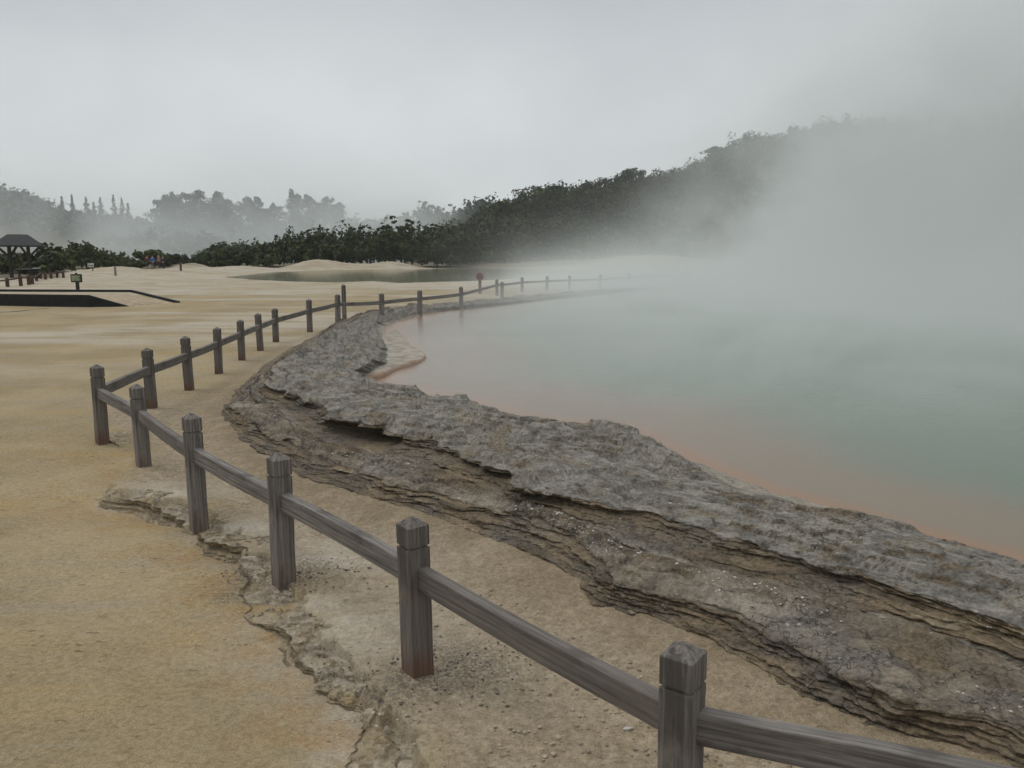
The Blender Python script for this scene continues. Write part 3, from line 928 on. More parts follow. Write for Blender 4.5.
def build_fence():
    root = None
    posts = []
    for (px, py, ty) in NEAR:
        z = 0.0
        for _ in range(4):
            p = unproj(px, py, z); z = gz(p[0], p[1])
        posts.append([p[0], p[1], z, min(0.72, max(0.6, top_z(ty, math.hypot(p[0], p[1]) * p[1] / math.hypot(p[0], p[1])) - z))])
    # a post beyond the right edge of the frame that carries the last rail
    a = unproj(678, 857, 0)
    q = np.array([a[0] + 1.30, a[1] - 0.51])
    posts.insert(0, [q[0], q[1], 0.0, 0.66])
    for (px, ty) in FARP:
        lo, hi = 12.0, 70.0
        for _ in range(40):
            r = 0.5 * (lo + hi)
            g = at_range(px, r)
            if top_z(ty, r) < 0.13 + 0.66: lo, hi = lo, r
            else: lo, hi = r, hi
            # nearer posts look taller: their top is seen higher
        # solve directly: top height = ground + .66
        r = (0.13 + 0.66 - CAM_Z) / ((top_z(ty, 1.0) - CAM_Z))
        g = at_range(px, r)
        posts.append([g[0], g[1], 0.13, 0.66])
    root = empty('wooden_fence', (posts[6][0], posts[6][1], posts[6][2]))
    tag(root, 'low weathered grey post and rail fence bending round the rock ledge and pool', 'fence')
    org = Vector(root.location)
    n = len(posts)
    tops = []
    for i, (x, y, z, h) in enumerate(posts):
        a = posts[max(i - 1, 0)]; b = posts[min(i + 1, n - 1)]
        ang = math.atan2(b[1] - a[1], b[0] - a[0])
        if i == 6: ang = math.atan2(posts[6][1] - posts[5][1], posts[6][0] - posts[5][0])
        o = post_mesh(h, 0.098 if i < 16 else 0.105, seed=i).build('post', WP, root)
        o.location = Vector((x, y, z)) - org
        o.rotation_euler = (random.uniform(-.022, .022), random.uniform(-.022, .022), ang + random.uniform(-.05, .05))
        tops.append(Vector((x, y, z + h * 0.635)))
    for (px, by, ty) in ((343.5, 320, 284.5), (502, 298.5, 280.5)):
        if px < 400:
            p = unproj(px, by, 0.1); hh = top_z(ty, p[1]) - gz(p[0], p[1])
        else:
            p = unproj(px, by, 0.1); hh = 0.62
        o = post_mesh(hh, 0.105, seed=90).build('post', WP, root)
        o.location = Vector((p[0] + 0.0, p[1] + 0.12, gz(p[0], p[1]))) - org
        o.rotation_euler = (0, 0, 0.3)
        if px < 400: o['label'] = 'taller post standing close behind its neighbour'
    for i in range(n - 1):
        a, b = tops[i], tops[i + 1]
        d = (b - a); L = d.length
        m = MB()
        hw, hh = 0.026, 0.046
        segs = 8
        rings = []
        rr = random.Random(i)
        bow = rr.uniform(-.014, .008)
        for k in range(segs + 1):
            q = k / segs
            x = 0.012 + q * (L - 0.024)
            dz = bow * math.sin(math.pi * q) + rr.uniform(-.001, .001)
            bb = 0.003
            rings.append([(x, yy, zz + dz) for yy, zz in ((-hw + bb, -hh), (hw - bb, -hh), (hw, -hh + bb), (hw, hh - bb), (hw - bb, hh), (-hw + bb, hh), (-hw, hh - bb), (-hw, -hh + bb))])
        m.rings(rings)
        o = m.build('rail', WR, root)
        o.location = a - org
        o.rotation_euler = (0, -math.asin(d.z / L), math.atan2(d.y, d.x))
    return posts


POSTS = build_fence()

# ------------------------------------------------------------------ foliage
LEAF_D = mat_leaf('scrub leaves', (0.010, 0.014, 0.006), (0.080, 0.102, 0.028))
LEAF_P = mat_leaf('conifer needles', (0.012, 0.020, 0.014), (0.040, 0.056, 0.032))
BARK = plain('bark', (0.085, 0.070, 0.055), 0.9)


def leaf_quads(P, N, size, rng):
    """quads at points P facing roughly N (jittered)"""
    n = len(P)
    D = N + rng.normal(size=(n, 3)) * 0.65
    D /= np.linalg.norm(D, axis=1)[:, None]
    T = np.cross(D, rng.normal(size=(n, 3))); T /= np.linalg.norm(T, axis=1)[:, None]
    Bv = np.cross(D, T)
    s = (size * rng.uniform(0.6, 1.4, n))[:, None] * 0.5
    a = rng.uniform(0.45, 1.0, n)[:, None]
    V = np.stack([P - T * s - Bv * s * a * .6, P + T * s * .8 - Bv * s * a, P + T * s + Bv * s * a * .7, P - T * s * .7 + Bv * s * a], 1)
    return V.reshape(-1, 3)


def crown_points(rng, c, rad, n):
    """points over a lumpy ellipsoid made of clumps; returns P,N,tint"""
    k = max(4, int(n / 26))
    u = rng.normal(size=(k, 3)); u /= np.linalg.norm(u, axis=1)[:, None]
    u[:, 2] = np.abs(u[:, 2]) * 1.0 - 0.35
    cc = u * rng.uniform(0.45, 0.95, (k, 1))
    cr = rng.uniform(0.25, 0.45, k)
    ct = rng.uniform(0, 1, k)
    i = rng.integers(0, k, n)
    d = rng.normal(size=(n, 3)); d /= np.linalg.norm(d, axis=1)[:, None]
    P = cc[i] + d * (cr[i] * rng.uniform(0.6, 1.05, n))[:, None]
    N = d * 0.6 + P * 0.6 + np.array([0, 0, 0.35])
    t = np.clip(0.85 * ct[i] + 0.15 * rng.uniform(0, 1, n), 0, 1)
    return c + P * rad, N, t


def foliage_obj(name, parts, size, mat, parent=None, rng=RNG):
    P = np.concatenate([p[0] for p in parts]); N = np.concatenate([p[1] for p in parts]); t = np.concatenate([p[2] for p in parts])
    V = leaf_quads(P, N, size, rng)
    F = np.arange(len(V)).reshape(-1, 4)
    return mesh_obj(name, V, F, mat, parent, attrs={'tint': np.repeat(t, 4)})


def trunk(h, r, limbs, rng, parent):
    m = MB()
    m.tube([(0, 0, -0.5), (0.02 * h, 0, h * .3), (-0.01 * h, 0.02 * h, h * .65), (0, 0, h)], [r * 1.25, r, r * .7, r * .25], 7)
    for k in range(limbs):
        a = rng.uniform(0, 6.28); z = h * rng.uniform(0.35, 0.85); l = h * rng.uniform(0.15, 0.3)
        m.tube([(0, 0, z), (math.cos(a) * l * .5, math.sin(a) * l * .5, z + l * .35), (math.cos(a) * l, math.sin(a) * l, z + l * .55)], [r * .5, r * .33, r * .12], 5)
    return m.build('trunk', BARK, parent, True)


def make_tree(kind, h, w, loc, seed, name, label, cat, group, small=1.0):
    rng = np.random.default_rng(seed)
    root = empty(name, loc, 0.0)
    tag(root, label, cat, group)
    parts = []
    if kind == 'spire':
        n = int(420)
        q = rng.uniform(0, 1, n) ** 1.25
        z = h * (0.10 + 0.90 * q)
        rr = w * 0.85 * (1 - q) ** 0.9 * (0.35 + 0.65 * np.abs(np.sin(q * (15 + seed % 5) + seed + 0.6 * np.sin(q * 9 + seed)))) * rng.uniform(.55, 1.1, n)
        a = rng.uniform(0, 6.283, n); rad = rr * np.sqrt(rng.uniform(0.12, 1, n))
        P = np.stack([np.cos(a) * rad, np.sin(a) * rad, z - rad * 0.25], 1)
        N = np.stack([np.cos(a), np.sin(a), np.full(n, 0.5)], 1)
        parts.append((P, N, rng.uniform(0, 1, n)))
        mat = LEAF_P
    elif kind == 'column':          # tall pine, crown nearly to the ground, lumpy
        for k in range(11):
            q = (k + 0.5) / 11
            prof = math.sin(math.pi * min(1, 0.18 + 0.80 * q)) ** 0.6
            c = np.array([rng.normal() * w * .09, rng.normal() * w * .09, h * (0.14 + 0.80 * q)])
            parts.append(crown_points(rng, c, np.array([w * .70 * prof, w * .70 * prof, h * .15]), 230))
        mat = LEAF_P
    elif kind == 'airy':
        for k in range(15):
            a = k * 2.4 + rng.uniform(-.4, .4); rr = w * .42 * math.sqrt(rng.uniform(.05, 1))
            c = np.array([math.cos(a) * rr, math.sin(a) * rr, h * (0.62 + 0.36 * rng.uniform(0, 1) * (1 - .4 * rr / w))])
            q = rng.uniform(.07, .15)
            parts.append(crown_points(rng, c, np.array([w * q * 1.5, w * q * 1.5, w * q * .8]), 40))
        parts.append(crown_points(rng, np.array([0, 0, h * .38]), np.array([w * .5, w * .5, h * .32]), 520))
        mat = LEAF_D
    elif kind == 'umbrella':        # broad crown, flattish top, foliage down to the neighbours
        for k in range(10):
            a = k * 2.4; rr = w * .36 * math.sqrt(k / 10)
            c = np.array([math.cos(a) * rr, math.sin(a) * rr, h * (0.78 + 0.08 * rng.uniform(-1, 1) - 0.25 * (rr / w))])
            parts.append(crown_points(rng, c, np.array([w * .26, w * .26, h * .19]), 130))
        parts.append(crown_points(rng, np.array([0, 0, h * .48]), np.array([w * .48, w * .48, h * .38]), 420))
        mat = LEAF_D
    else:                            # round bush / round tree
        for k in range(7):
            a = k * 2.4; rr = w * .28 * math.sqrt(k / 7)
            c = np.array([math.cos(a) * rr, math.sin(a) * rr, h * (0.55 + 0.10 * rng.uniform(-1, 1))])
            parts.append(crown_points(rng, c, np.array([w * .30, w * .30, h * .38]), 120))
        parts.append(crown_points(rng, np.array([0, 0, h * .28]), np.array([w * .46, w * .46, h * .3]), 260))
        mat = LEAF_D
    trunk(h * .8, max(0.05, h * .02), 5, rng, root)
    foliage_obj('crown', parts, 0.42 * small * (1.4 if kind in ('column', 'spire') else 0.7 if kind == 'airy' else 1.0), mat, root, rng)
    return root


ORD = ['first', 'second', 'third', 'fourth', 'fifth', 'sixth', 'seventh', 'eighth', 'ninth', 'tenth', 'eleventh', 'twelfth', 'thirteenth', 'fourteenth']


def plant(kind, px, ty, r, wpx, seed, name, label, cat, group, sink=0.0):
    g = at_range(px, r)
    z = gz(g[0], g[1]) - sink
    h = top_z(ty, r) - z
    return make_tree(kind, max(h, 1.5), wpx * r / 800, (g[0], g[1], z), seed, name, label, cat, group)


def build_trees():
    sp = [(67, 196, 9), (77, 194.5, 10), (91, 197, 15), (98, 202, 10), (105, 197.5, 14), (118, 195, 11), (126, 198, 14), (132, 203, 10)]
    for i, (px, ty, w) in enumerate(sp):
        plant('spire', px, ty, 285 + (i * 37) % 23, w, 40 + i, 'conifer', ORD[i] + ' from left of the thin spired conifers on the misty far ridge', 'tree', 'spired conifers on the misty far ridge')
    co = [(166, 195, 22), (179, 193, 22), (192, 190.5, 24), (203, 190, 22), (217, 190.5, 24), (230, 197, 22), (250, 197, 26), (261, 197, 20), (277, 204, 26), (298, 190, 17), (311, 194.5, 24), (325, 197, 28), (341, 202, 22)]
    for i, (px, ty, w) in enumerate(co):
        plant('column', px, ty, 262 + (i * 29) % 31, w, 70 + i, 'pine_tree', ORD[i] + ' from left of the broad dark pines standing in the mist', 'tree', 'broad dark pines in the mist')
    ro = [(-6, 178, 40), (8, 182, 26), (22, 187.5, 24), (34, 189, 22), (46, 196, 24), (58, 200, 22), (150, 200, 22)]
    for i, (px, ty, w) in enumerate(ro[:6]):
        plant('round', px, ty, 292 + (i * 17) % 19, w, 100 + i, 'broadleaf_tree', ORD[i] + ' from left of the rounded trees on the misty left hillside', 'tree', 'rounded trees on the misty left hillside')
    rt = [('round', 452, 222, 140, 34, 'low rounded tree where the right hillside forest begins'),
          ('umbrella', 505, 196, 160, 44, 'dark spreading tree low on the forest skyline left of the flat topped tree'),
          ('umbrella', 548, 181, 175, 66, 'wide flat topped dark tree on the forest skyline above the round red sign'),
          ('round', 596, 182, 190, 34, 'small rounded tree in the skyline gap right of the flat topped tree'),
          ('umbrella', 631, 166, 198, 36, 'dark umbrella shaped tree on the skyline halfway up the forest slope'),
          ('round', 668, 170, 205, 36, 'pale rounded tree on the skyline above the umbrella shaped tree'),
          ('column', 716, 146, 216, 30, 'narrow tree just left of the tallest pine on the hilltop'),
          ('round', 742, 126, 220, 46, 'tallest clumpy pine on the hilltop skyline at the edge of the steam'),
          ('round', 773, 132, 220, 36, 'rounded tree beside the tallest hilltop pine half veiled in steam'),
          ('round', 801, 128, 222, 34, 'faint rounded tree on the hilltop deeper in the steam'),
          ('round', 832, 119, 224, 46, 'last faint hilltop tree before the steam hides the forest')]
    for i, (k, px, ty, r, w, lab) in enumerate(rt):
        plant(k, px, ty, r, w, 130 + i, 'hillside_tree', lab, 'tree', 'trees on the right hilltop skyline')
    plant('airy', 401, 214.5, 112, 34, 160, 'spindly_tree', 'spindly tree with tufts standing up out of the dark scrub', 'tree', None)
    plant('airy', 437, 223, 118, 24, 161, 'spindly_tree', 'smaller tufted tree between the spindly tree and the forest slope', 'tree', None)
    plant('round', 154, 246.5, 104, 36, 170, 'bush', 'dark rounded bush behind the people in coloured jackets', 'bush', None)
    plant('round', 223, 245.5, 104, 32, 171, 'bush', 'dark rounded bush at the left end of the long scrub bank', 'bush', None)
    plant('round', 172, 252, 112, 20, 172, 'bush', 'small bush right of the bush behind the people', 'bush', None)


build_trees()


def build_forest():
    rng = np.random.default_rng(77)
    parts = []
    def scatter(px0, px1, r0, r1, n, hfun, wr, q):
        px = rng.uniform(px0, px1, n); r = np.sqrt(rng.uniform(r0 ** 2, r1 ** 2, n))
        G = np.array([at_range(a, b) for a, b in zip(px, r)])
        ip = inside(G, POND); ZZ = ground_z(G[:, 0], G[:, 1])
        for a, b, g, z, bad in zip(px, r, G, ZZ, ip):
            h = hfun(a, b) * rng.uniform(0.6, 1.2)
            if h < 0.8 or bad: continue
            w = rng.uniform(*wr)
            P, N, t = crown_points(rng, np.array([g[0], g[1], z + h * .44]), np.array([w, w, h * .57]), q)
            t = np.clip(0.42 * t + 0.58 * rng.uniform(0, 1) ** 1.3, 0, 1)
            parts.append((P, N, t))
    # right hillside
    scatter(440, 900, 130, 226, 820, lambda a, b: np.interp(b, [128, 140, 225], [3.6, 6.0, 7.0]), (2.2, 4.4), 180)
    scatter(900, 1400, 130, 226, 260, lambda a, b: 5.5, (2.5, 4.2), 60)
    o = foliage_obj('forest', parts, 0.55, LEAF_D, None, rng)
    tag(o, 'dense dark forest covering the right hillside behind the pool', 'forest', kind='stuff')
    parts.clear()
    # scrub bank on the flat in front of it
    top = lambda a, b: np.interp(a, [196, 205, 225, 260, 300, 350, 400, 440, 480, 640], [1.2, 3.0, 3.7, 4.3, 5.3, 6.4, 6.6, 5.8, 4.4, 3.0])
    scatter(208, 470, 103, 124, 330, lambda a, b: top(a, b) * np.interp(b, [103, 108, 124], [.55, .9, 1.05]), (1.2, 2.1), 130)
    scatter(462, 680, 124, 134, 90, lambda a, b: 2.8, (1.3, 2.2), 110)
    o = foliage_obj('scrub', parts, 0.40, LEAF_D, None, rng)
    tag(o, 'long bank of dark scrub behind the pond and pale mounds', 'scrub', kind='stuff')
    parts.clear()
    scatter(-160, 136, 88, 106, 190, lambda a, b: np.interp(a, [-160, -30, 0, 42, 52, 80, 110, 128, 150], [3.6, 3.2, 2.0, 2.0, 3.2, 3.3, 2.5, 1.7, 1.3]), (1.1, 2.0), 110)
    scatter(-160, 66, 66, 88, 110, lambda a, b: 1.7 if a < 45 else 2.3, (1.0, 1.7), 110)
    scatter(180, 212, 118, 130, 14, lambda a, b: 1.8, (1.2, 2.0), 100)
    o = foliage_obj('scrub', parts, 0.40, LEAF_D, None, rng)
    tag(o, 'low dark scrub behind the timber shelter at the far left', 'scrub', kind='stuff')
    parts.clear()
    scatter(-260, 150, 205, 300, 420, lambda a, b: 8.0 if a < 55 else 7.0, (3.0, 5.0), 60)
    scatter(150, 360, 200, 262, 160, lambda a, b: 7.0, (2.5, 4.5), 60)
    scatter(345, 490, 290, 330, 130, lambda a, b: 10.0, (3.0, 5.0), 60)
    o = foliage_obj('forest', parts, 1.2, LEAF_P, None, rng)
    tag(o, 'misty far forest below the conifers on the left', 'forest', kind='stuff')


build_forest()

# ------------------------------------------------------------------ far left: shelter, boardwalk, signs, fence, people
DARKW = plain('dark timber', (0.030, 0.027, 0.024), 0.8)
ROOF = plain('dark roofing', (0.024, 0.026, 0.028), 0.7)
BROWNW = plain('brown post wood', (0.075, 0.048, 0.038), 0.85)
BLACK = plain('black boardwalk timber', (0.014, 0.016, 0.017), 0.75)
DECK = plain('sandy deck boards', (0.34, 0.27, 0.18), 0.9)


def shelter():
    r = 59.0
    g = at_range(21.5, r)
    z = gz(g[0], g[1])
    u = r / 800
    root = empty('picnic_shelter', (g[0], g[1], z), math.radians(27))
    tag(root, 'small dark timber shelter with a hipped roof on braced posts', 'shelter')
    ez = top_z(245.5, r) - z; rz = top_z(234.3, r) - z
    ex, ey = 22.0 * u, 16 * u; rx = 8.5 * u
    m = MB()
    t = 0.09
    V = [(-ex, -ey, ez), (ex, -ey, ez), (ex, ey, ez), (-ex, ey, ez), (-rx, 0, rz), (rx, 0, rz)]
    Vb = [(x, y, q - t) for x, y, q in V]
    m.add(V + Vb, [(0, 1, 5, 4), (1, 2, 5), (2, 3, 4, 5), (3, 0, 4), (7, 6, 10, 11), (8, 7, 11), (9, 8, 11, 10), (6, 9, 10), (0, 6, 7, 1), (1, 7, 8, 2), (2, 8, 9, 3), (3, 9, 6, 0)])
    m.build('roof', ROOF, root)
    pxs = 8.0 * u; pys = 7.0 * u
    for sx in (-1, 1):
        for sy in (-1, 1):
            m = MB(); m.bar((sx * pxs, sy * pys, -.2), (sx * pxs, sy * pys, ez + .1), 0.16); m.build('post', DARKW, root)
            m = MB()
            m.bar((sx * pxs, sy * pys, ez - 0.85), (sx * ex * .85, sy * pys, ez - 0.02), 0.1)
            m.bar((sx * pxs, sy * pys, ez - 0.85), (sx * 0.05, sy * pys, ez + 0.05), 0.1)
            m.build('brace', DARKW, root)
    for sy in (-1, 1):
        m = MB(); m.bar((-ex * .95, sy * pys, ez + 0.12), (ex * .95, sy * pys, ez + .12), 0.09, 0.12); m.build('beam', DARKW, root)
    # table under the roof
    b = at_range(26, 57.0); bz = gz(b[0], b[1])
    t = empty('table', (b[0], b[1], bz), 0.05)
    tag(t, 'low dark table standing under the timber shelter', 'table')
    m = MB(); m.box((0, 0, 0.72), (1.1, 0.6, 0.06), 0.01); m.build('tabletop', plain('table board', (.11, .10, .09)), t)
    for sx in (-.42, .42):
        m = MB(); m.bar((sx, -.25, 0), (sx, .2, .69), .07); m.bar((sx, .25, 0), (sx, -.2, .69), .07); m.build('leg', DARKW, t)
    b = at_range(37, 57.5); bz = gz(b[0], b[1])
    t = empty('bin', (b[0], b[1], bz))
    tag(t, 'low dark bin with a pale lid beside the shelter', 'bin')
    m = MB(); m.box((0, 0, .36), (.42, .42, .72), .03); m.build('body', BLACK, t)
    m = MB(); m.box((0.04, 0, .76), (.40, .42, .07), .02); m.build('lid', plain('pale lid', (.38, .37, .35)), t)


def boardwalk():
    # low boardwalk on bearers, its right end ramping down to the sand
    a0 = unproj(-60, 306.5, 0.06); a1 = unproj(88, 309, 0.06); a2 = unproj(128, 308.6, 0.06)
    b0 = unproj(-60, 299, .06)
    gzv = 0.07
    root = empty('boardwalk', (a1[0], a1[1], gzv))
    tag(root, 'low black edged boardwalk with a ramp down to the sand at its end', 'boardwalk')
    o = Vector(root.location)
    def P(px, py, z):
        q = unproj(px, py, z); return Vector(q) - o
    # near fascia: vertical board, full height then tapering down the ramp
    f0 = Vector(unproj(-80, 306.2, gzv)) - o; f1 = Vector(unproj(89, 308.8, gzv)) - o; f2 = Vector(unproj(128, 308.3, gzv)) - o
    # far edge
    k0 = Vector(unproj(-80, 300.5, gzv)) - o; k1 = Vector(unproj(132, 301.5, gzv)) - o; k2 = Vector(unproj(179, 304.2, gzv)) - o
    H = 0.36
    th = 0.06
    def board(p0, p1, p2, h, name, mat):
        m = MB()
        d = (p1 - p0); n = Vector((-d.y, d.x, 0)).normalized() * th
        rings = []
        for p, hb, ht in ((p0, -.05, h), (p1, -.05, h), (p2, -.05, 0.07)):
            rings.append([p + Vector((0, 0, hb)), p + n + Vector((0, 0, hb)), p + n + Vector((0, 0, ht)), p + Vector((0, 0, ht))])
        m.rings(rings)
        return m.build(name, mat, root)
    board(f0, f1, f2, H + .07, 'fascia', BLACK)
    # far kerb: a rail standing on the deck edge
    m = MB()
    for p, q, za, zb in ((k0, k1, H + .02, H + .02), (k1, k2, H + .02, 0.06)):
        m.bar(p + Vector((0, 0, za)), q + Vector((0, 0, zb)), 0.09, 0.085)
    m.build('kerb', BLACK, root)
    for q in np.linspace(0.05, 1, 7):
        p = k0.lerp(k1, q)
        m = MB(); m.bar(p + Vector((0, 0, -.05)), p + Vector((0, 0, H - .15)), 0.1); m.build('leg', BLACK, root)
    m = MB()
    dz = Vector((0, 0, H - 0.09))
    e = Vector((0, 0.08, 0)); t = Vector((0, 0, .05))
    A = [f0 + e + dz, f1 + e + dz, k1 - e + dz, k0 - e + dz]
    m.add([*A, *[q - t for q in A]], [(0, 1, 2, 3), (7, 6, 5, 4), (0, 4, 5, 1), (1, 5, 6, 2), (2, 6, 7, 3), (3, 7, 4, 0)])
    Rm = [f1 + e + dz, f2 + e + Vector((0, 0, .03)), k2 - e + Vector((0, 0, .03)), k1 - e + dz]
    m.add([*Rm, *[q - t for q in Rm]], [(0, 1, 2, 3), (7, 6, 5, 4), (0, 4, 5, 1), (1, 5, 6, 2), (2, 6, 7, 3), (3, 7, 4, 0)])
    m.build('deck', DECK, root)
    # black strip standing in for the shadow line on the nearer sand
    m = MB()
    p = [Vector(unproj(*q, 0.09)) for q in ((-60, 316.5), (5, 313.3), (48, 309.6))]
    for a, b in zip(p[:-1], p[1:]): m.bar(a, b, 0.09, 0.07)
    tag(m.build('shadow_strip', BLACK), 'thin black strip standing in for the shadow line in front of the boardwalk', 'shadow strip')


def signs():
    # dark framed notice on a post
    p = unproj(78, 291, 0.12); r = p[1]; u = r / 800
    z = gz(p[0], p[1])
    root = empty('notice_sign', (p[0], p[1], z), math.radians(-4))
    tag(root, 'small green notice in a black frame on a short post', 'sign')
    m = MB(); m.bar((0, 0, -.1), (0, 0, 9 * u), 3 * u, 1.6 * u, up=(0, 1, 0)); m.build('post', DARKW, root)
    cz = 12.6 * u
    m = MB(); m.box((0, -0.04, cz), (11.6 * u, .05, 8.2 * u), .012); m.box((0, -0.03, cz + 4.6 * u), (2.2 * u, .045, 1.4 * u), .01); m.build('frame', BLACK, root)
    m = MB(); m.box((0, -0.075, cz), (9.4 * u, .02, 6 * u)); pn = m.build('panel', plain('green panel', (.11, .135, .08), .6), root)
    m = MB()
    for k, w in ((1.9, 8), (.2, 6.8), (-1.7, 8.2)):
        m.box((0 if k != .2 else -.5 * u, -0.088, cz + k * u), (w * u, .008, .8 * u))
    m.build('lettering', plain('pale lettering', (.36, .38, .24), .6), pn)
    # white direction sign on thin legs
    p = unproj(91.5, 273.5, 0.2); r = p[1]; u = r / 800; z = gz(p[0], p[1])
    root = empty('notice_sign', (p[0], p[1], z))
    tag(root, 'small white board on a thin post before the dark scrub', 'sign')
    m = MB(); m.bar((1.6 * u, 0, -.1), (1.6 * u, 0, top_z(266, r) - z), .8 * u, .6 * u, up=(0, 1, 0)); m.build('post', BROWNW, root)
    m = MB(); m.box((0, -.03, top_z(265.2, r) - z), (6.2 * u, .04, 4 * u), .01); pn = m.build('panel', plain('white board', (.50, .50, .46), .6), root)
    m = MB()
    m.box((0, -.058, top_z(265.6, r) - z), (5.2 * u, .012, .7 * u)); m.build('lettering', plain('dark lettering', (.12, .12, .10)), pn)
    # round red warning disc
    p = unproj(480, 293.5, 0.13); r = p[1]; u = r / 800; z = gz(p[0], p[1])
    root = empty('warning_sign', (p[0], p[1], z))
    tag(root, 'round red brown warning disc on a post beyond the fence', 'sign')
    m = MB(); m.bar((0, 0, -.1), (0, 0, top_z(278, r) - z), 3 * u, 2 * u, up=(0, 1, 0)); m.build('post', plain('red brown post', (.13, .05, .033)), root)
    cz = top_z(276.6, r) - z
    m = MB(); n = 20; R = 4.0 * u
    ring = lambda y, rr: [(rr * math.cos(6.2832 * k / n), y, cz + rr * math.sin(6.2832 * k / n)) for k in range(n)]
    m.rings([ring(-.10, R), ring(-.14, R)]); m.build('disc', plain('red brown paint', (.20, .045, .03), .6), root)
    m = MB(); m.rings([ring(-.145, R * .62), ring(-.15, R * .62)]); m.build('disc_face', plain('dark disc face', (.085, .04, .03), .6), root)
    # marker posts
    for px, by, ty, lab in ((115.5, 274, 266, 'slim pale marker post beside the low sand mound at the scrub edge'), (181, 271.5, 262, 'slim brown marker post right of the people')):
        p = unproj(px, by, .3); r = p[1]; z = gz(p[0], p[1]); h = max(.6, top_z(ty, r) - z)
        m = MB(); w = 1.6 * r / 800
        m.rings([[(sx * q, sy * q, zz) for sx, sy in ((-1, -1), (1, -1), (1, 1), (-1, 1))] for zz, q in ((-.2, w / 2), (h - .1, w / 2), (h, w / 2 * .6))])
        o = m.build('marker_post', plain('marker wood', (.22, .20, .16) if px < 150 else (.10, .06, .045)))
        o.location = (p[0], p[1], z)
        tag(o, lab, 'post')


def far_fence():
    ps = [(-14, 281, 290.5), (7.8, 278.4, 287.7), (21, 275.5, 286.2), (29, 275, 285.3), (32.5, 275, 283.3), (36.8, 275.5, 281.2), (41, 275, 280), (45.6, 274.4, 279.2), (51.3, 273.6, 278.4), (57.4, 273.2, 278), (63.5, 272.6, 277.3)]
    pts = []
    for px, ty, by in ps:
        z = .12
        for _ in range(4):
            p = unproj(px, by, z); z = gz(p[0], p[1])
        pts.append((p[0], p[1], z, min(1.0, max(.5, top_z(ty, p[1]) - z))))
    root = empty('wooden_fence', pts[5][:3])
    tag(root, 'low dark brown fence leading away past the timber shelter', 'fence')
    o = Vector(root.location)
    for x, y, z, h in pts:
        m = MB(); w = .065
        m.rings([[(sx * q, sy * q, zz) for sx, sy in ((-1, -1), (1, -1), (1, 1), (-1, 1))] for zz, q in ((-.2, w), (h - .04, w), (h, w * .6))])
        k = m.build('post', BROWNW, root); k.location = Vector((x, y, z)) - o
    for a, b in zip(pts[:-1], pts[1:]):
        m = MB(); m.bar(Vector((a[0], a[1], a[2] + a[3] * .78)) - o, Vector((b[0], b[1], b[2] + b[3] * .78)) - o, .05, .08); m.build('rail', BROWNW, root)


SKIN = plain('skin', (.42, .27, .19), .6, .08)


def person(px, py, r, facing, jacket, trousers, hair, label, arm=0.0):
    g = at_range(px, r); z = gz(g[0], g[1])
    root_rot = facing
    J = dict(pel=(0, 0, .95), wai=(0, .01, 1.12), che=(0, .0, 1.33), nec=(0, 0, 1.47), hea=(0, -.02, 1.56), hed=(0, -.03, 1.66))
    def skin(name, verts, edges, rad, mat, parent):
        me = bpy.data.meshes.new(name); me.from_pydata(verts, edges, []); me.update()
        o = bpy.data.objects.new(name, me); COL.objects.link(o)
        m = o.modifiers.new('skin', 'SKIN'); m.use_smooth_shade = True
        for i, q in enumerate(rad): me.skin_vertices[0].data[i].radius = (q, q * .85)
        me.skin_vertices[0].data[0].use_root = True
        s = o.modifiers.new('sub', 'SUBSURF'); s.levels = 1; s.render_levels = 1
        me.materials.append(mat); o.parent = parent
        return o
    V = [(0, 0, .93), (0, .01, 1.12), (0, 0, 1.34), (0, 0, 1.47), (0, -.02, 1.56), (0, -.03, 1.66)]
    R = [.135, .12, .135, .055, .085, .075]
    E = [(0, 1), (1, 2), (2, 3), (3, 4), (4, 5)]
    for s in (-1, 1):
        i = len(V)
        V += [(s * .19, 0, 1.40), (s * .25, .03, 1.14), (s * (.26 - .08 * arm), -.08 - .12 * arm, .92 + .18 * arm), (s * (.25 - .08 * arm), -.11 - .14 * arm, .82 + .2 * arm)]
        R += [.055, .045, .034, .036]; E += [(2, i), (i, i + 1), (i + 1, i + 2), (i + 2, i + 3)]
        i = len(V)
        V += [(s * .10, 0, .85), (s * .11, -.02, .48), (s * .115, .02, .09), (s * .12, -.10, .035)]
        R += [.085, .06, .045, .04]; E += [(0, i), (i, i + 1), (i + 1, i + 2), (i + 2, i + 3)]
    body = skin('person', V, E, R, SKIN, None)
    body.location = (g[0], g[1], z); body.rotation_euler = (0, 0, facing)
    tag(body, label, 'person')
    V2 = [V[0], V[1], V[2], (0, 0, 1.43)]; R2 = [.165, .15, .165, .085]; E2 = [(0, 1), (1, 2), (2, 3)]
    for k in (6, 14):
        i = len(V2); V2 += [V[k], V[k + 1], V[k + 2]]; R2 += [.075, .064, .05]; E2 += [(2, i), (i, i + 1), (i + 1, i + 2)]
    skin('jacket', V2, E2, R2, jacket, body)
    V3 = [(0, 0, .96)]; R3 = [.15]; E3 = []
    for k in (10, 18):
        i = len(V3); V3 += [V[k], V[k + 1], V[k + 2]]; R3 += [.10, .075, .06]; E3 += [(0, i), (i, i + 1), (i + 1, i + 2)]
    skin('trousers', V3, E3, R3, trousers, body)
    skin('hair', [(0, .02, 1.62), (0, .0, 1.70)], [(0, 1)], [.09, .085], hair, body)


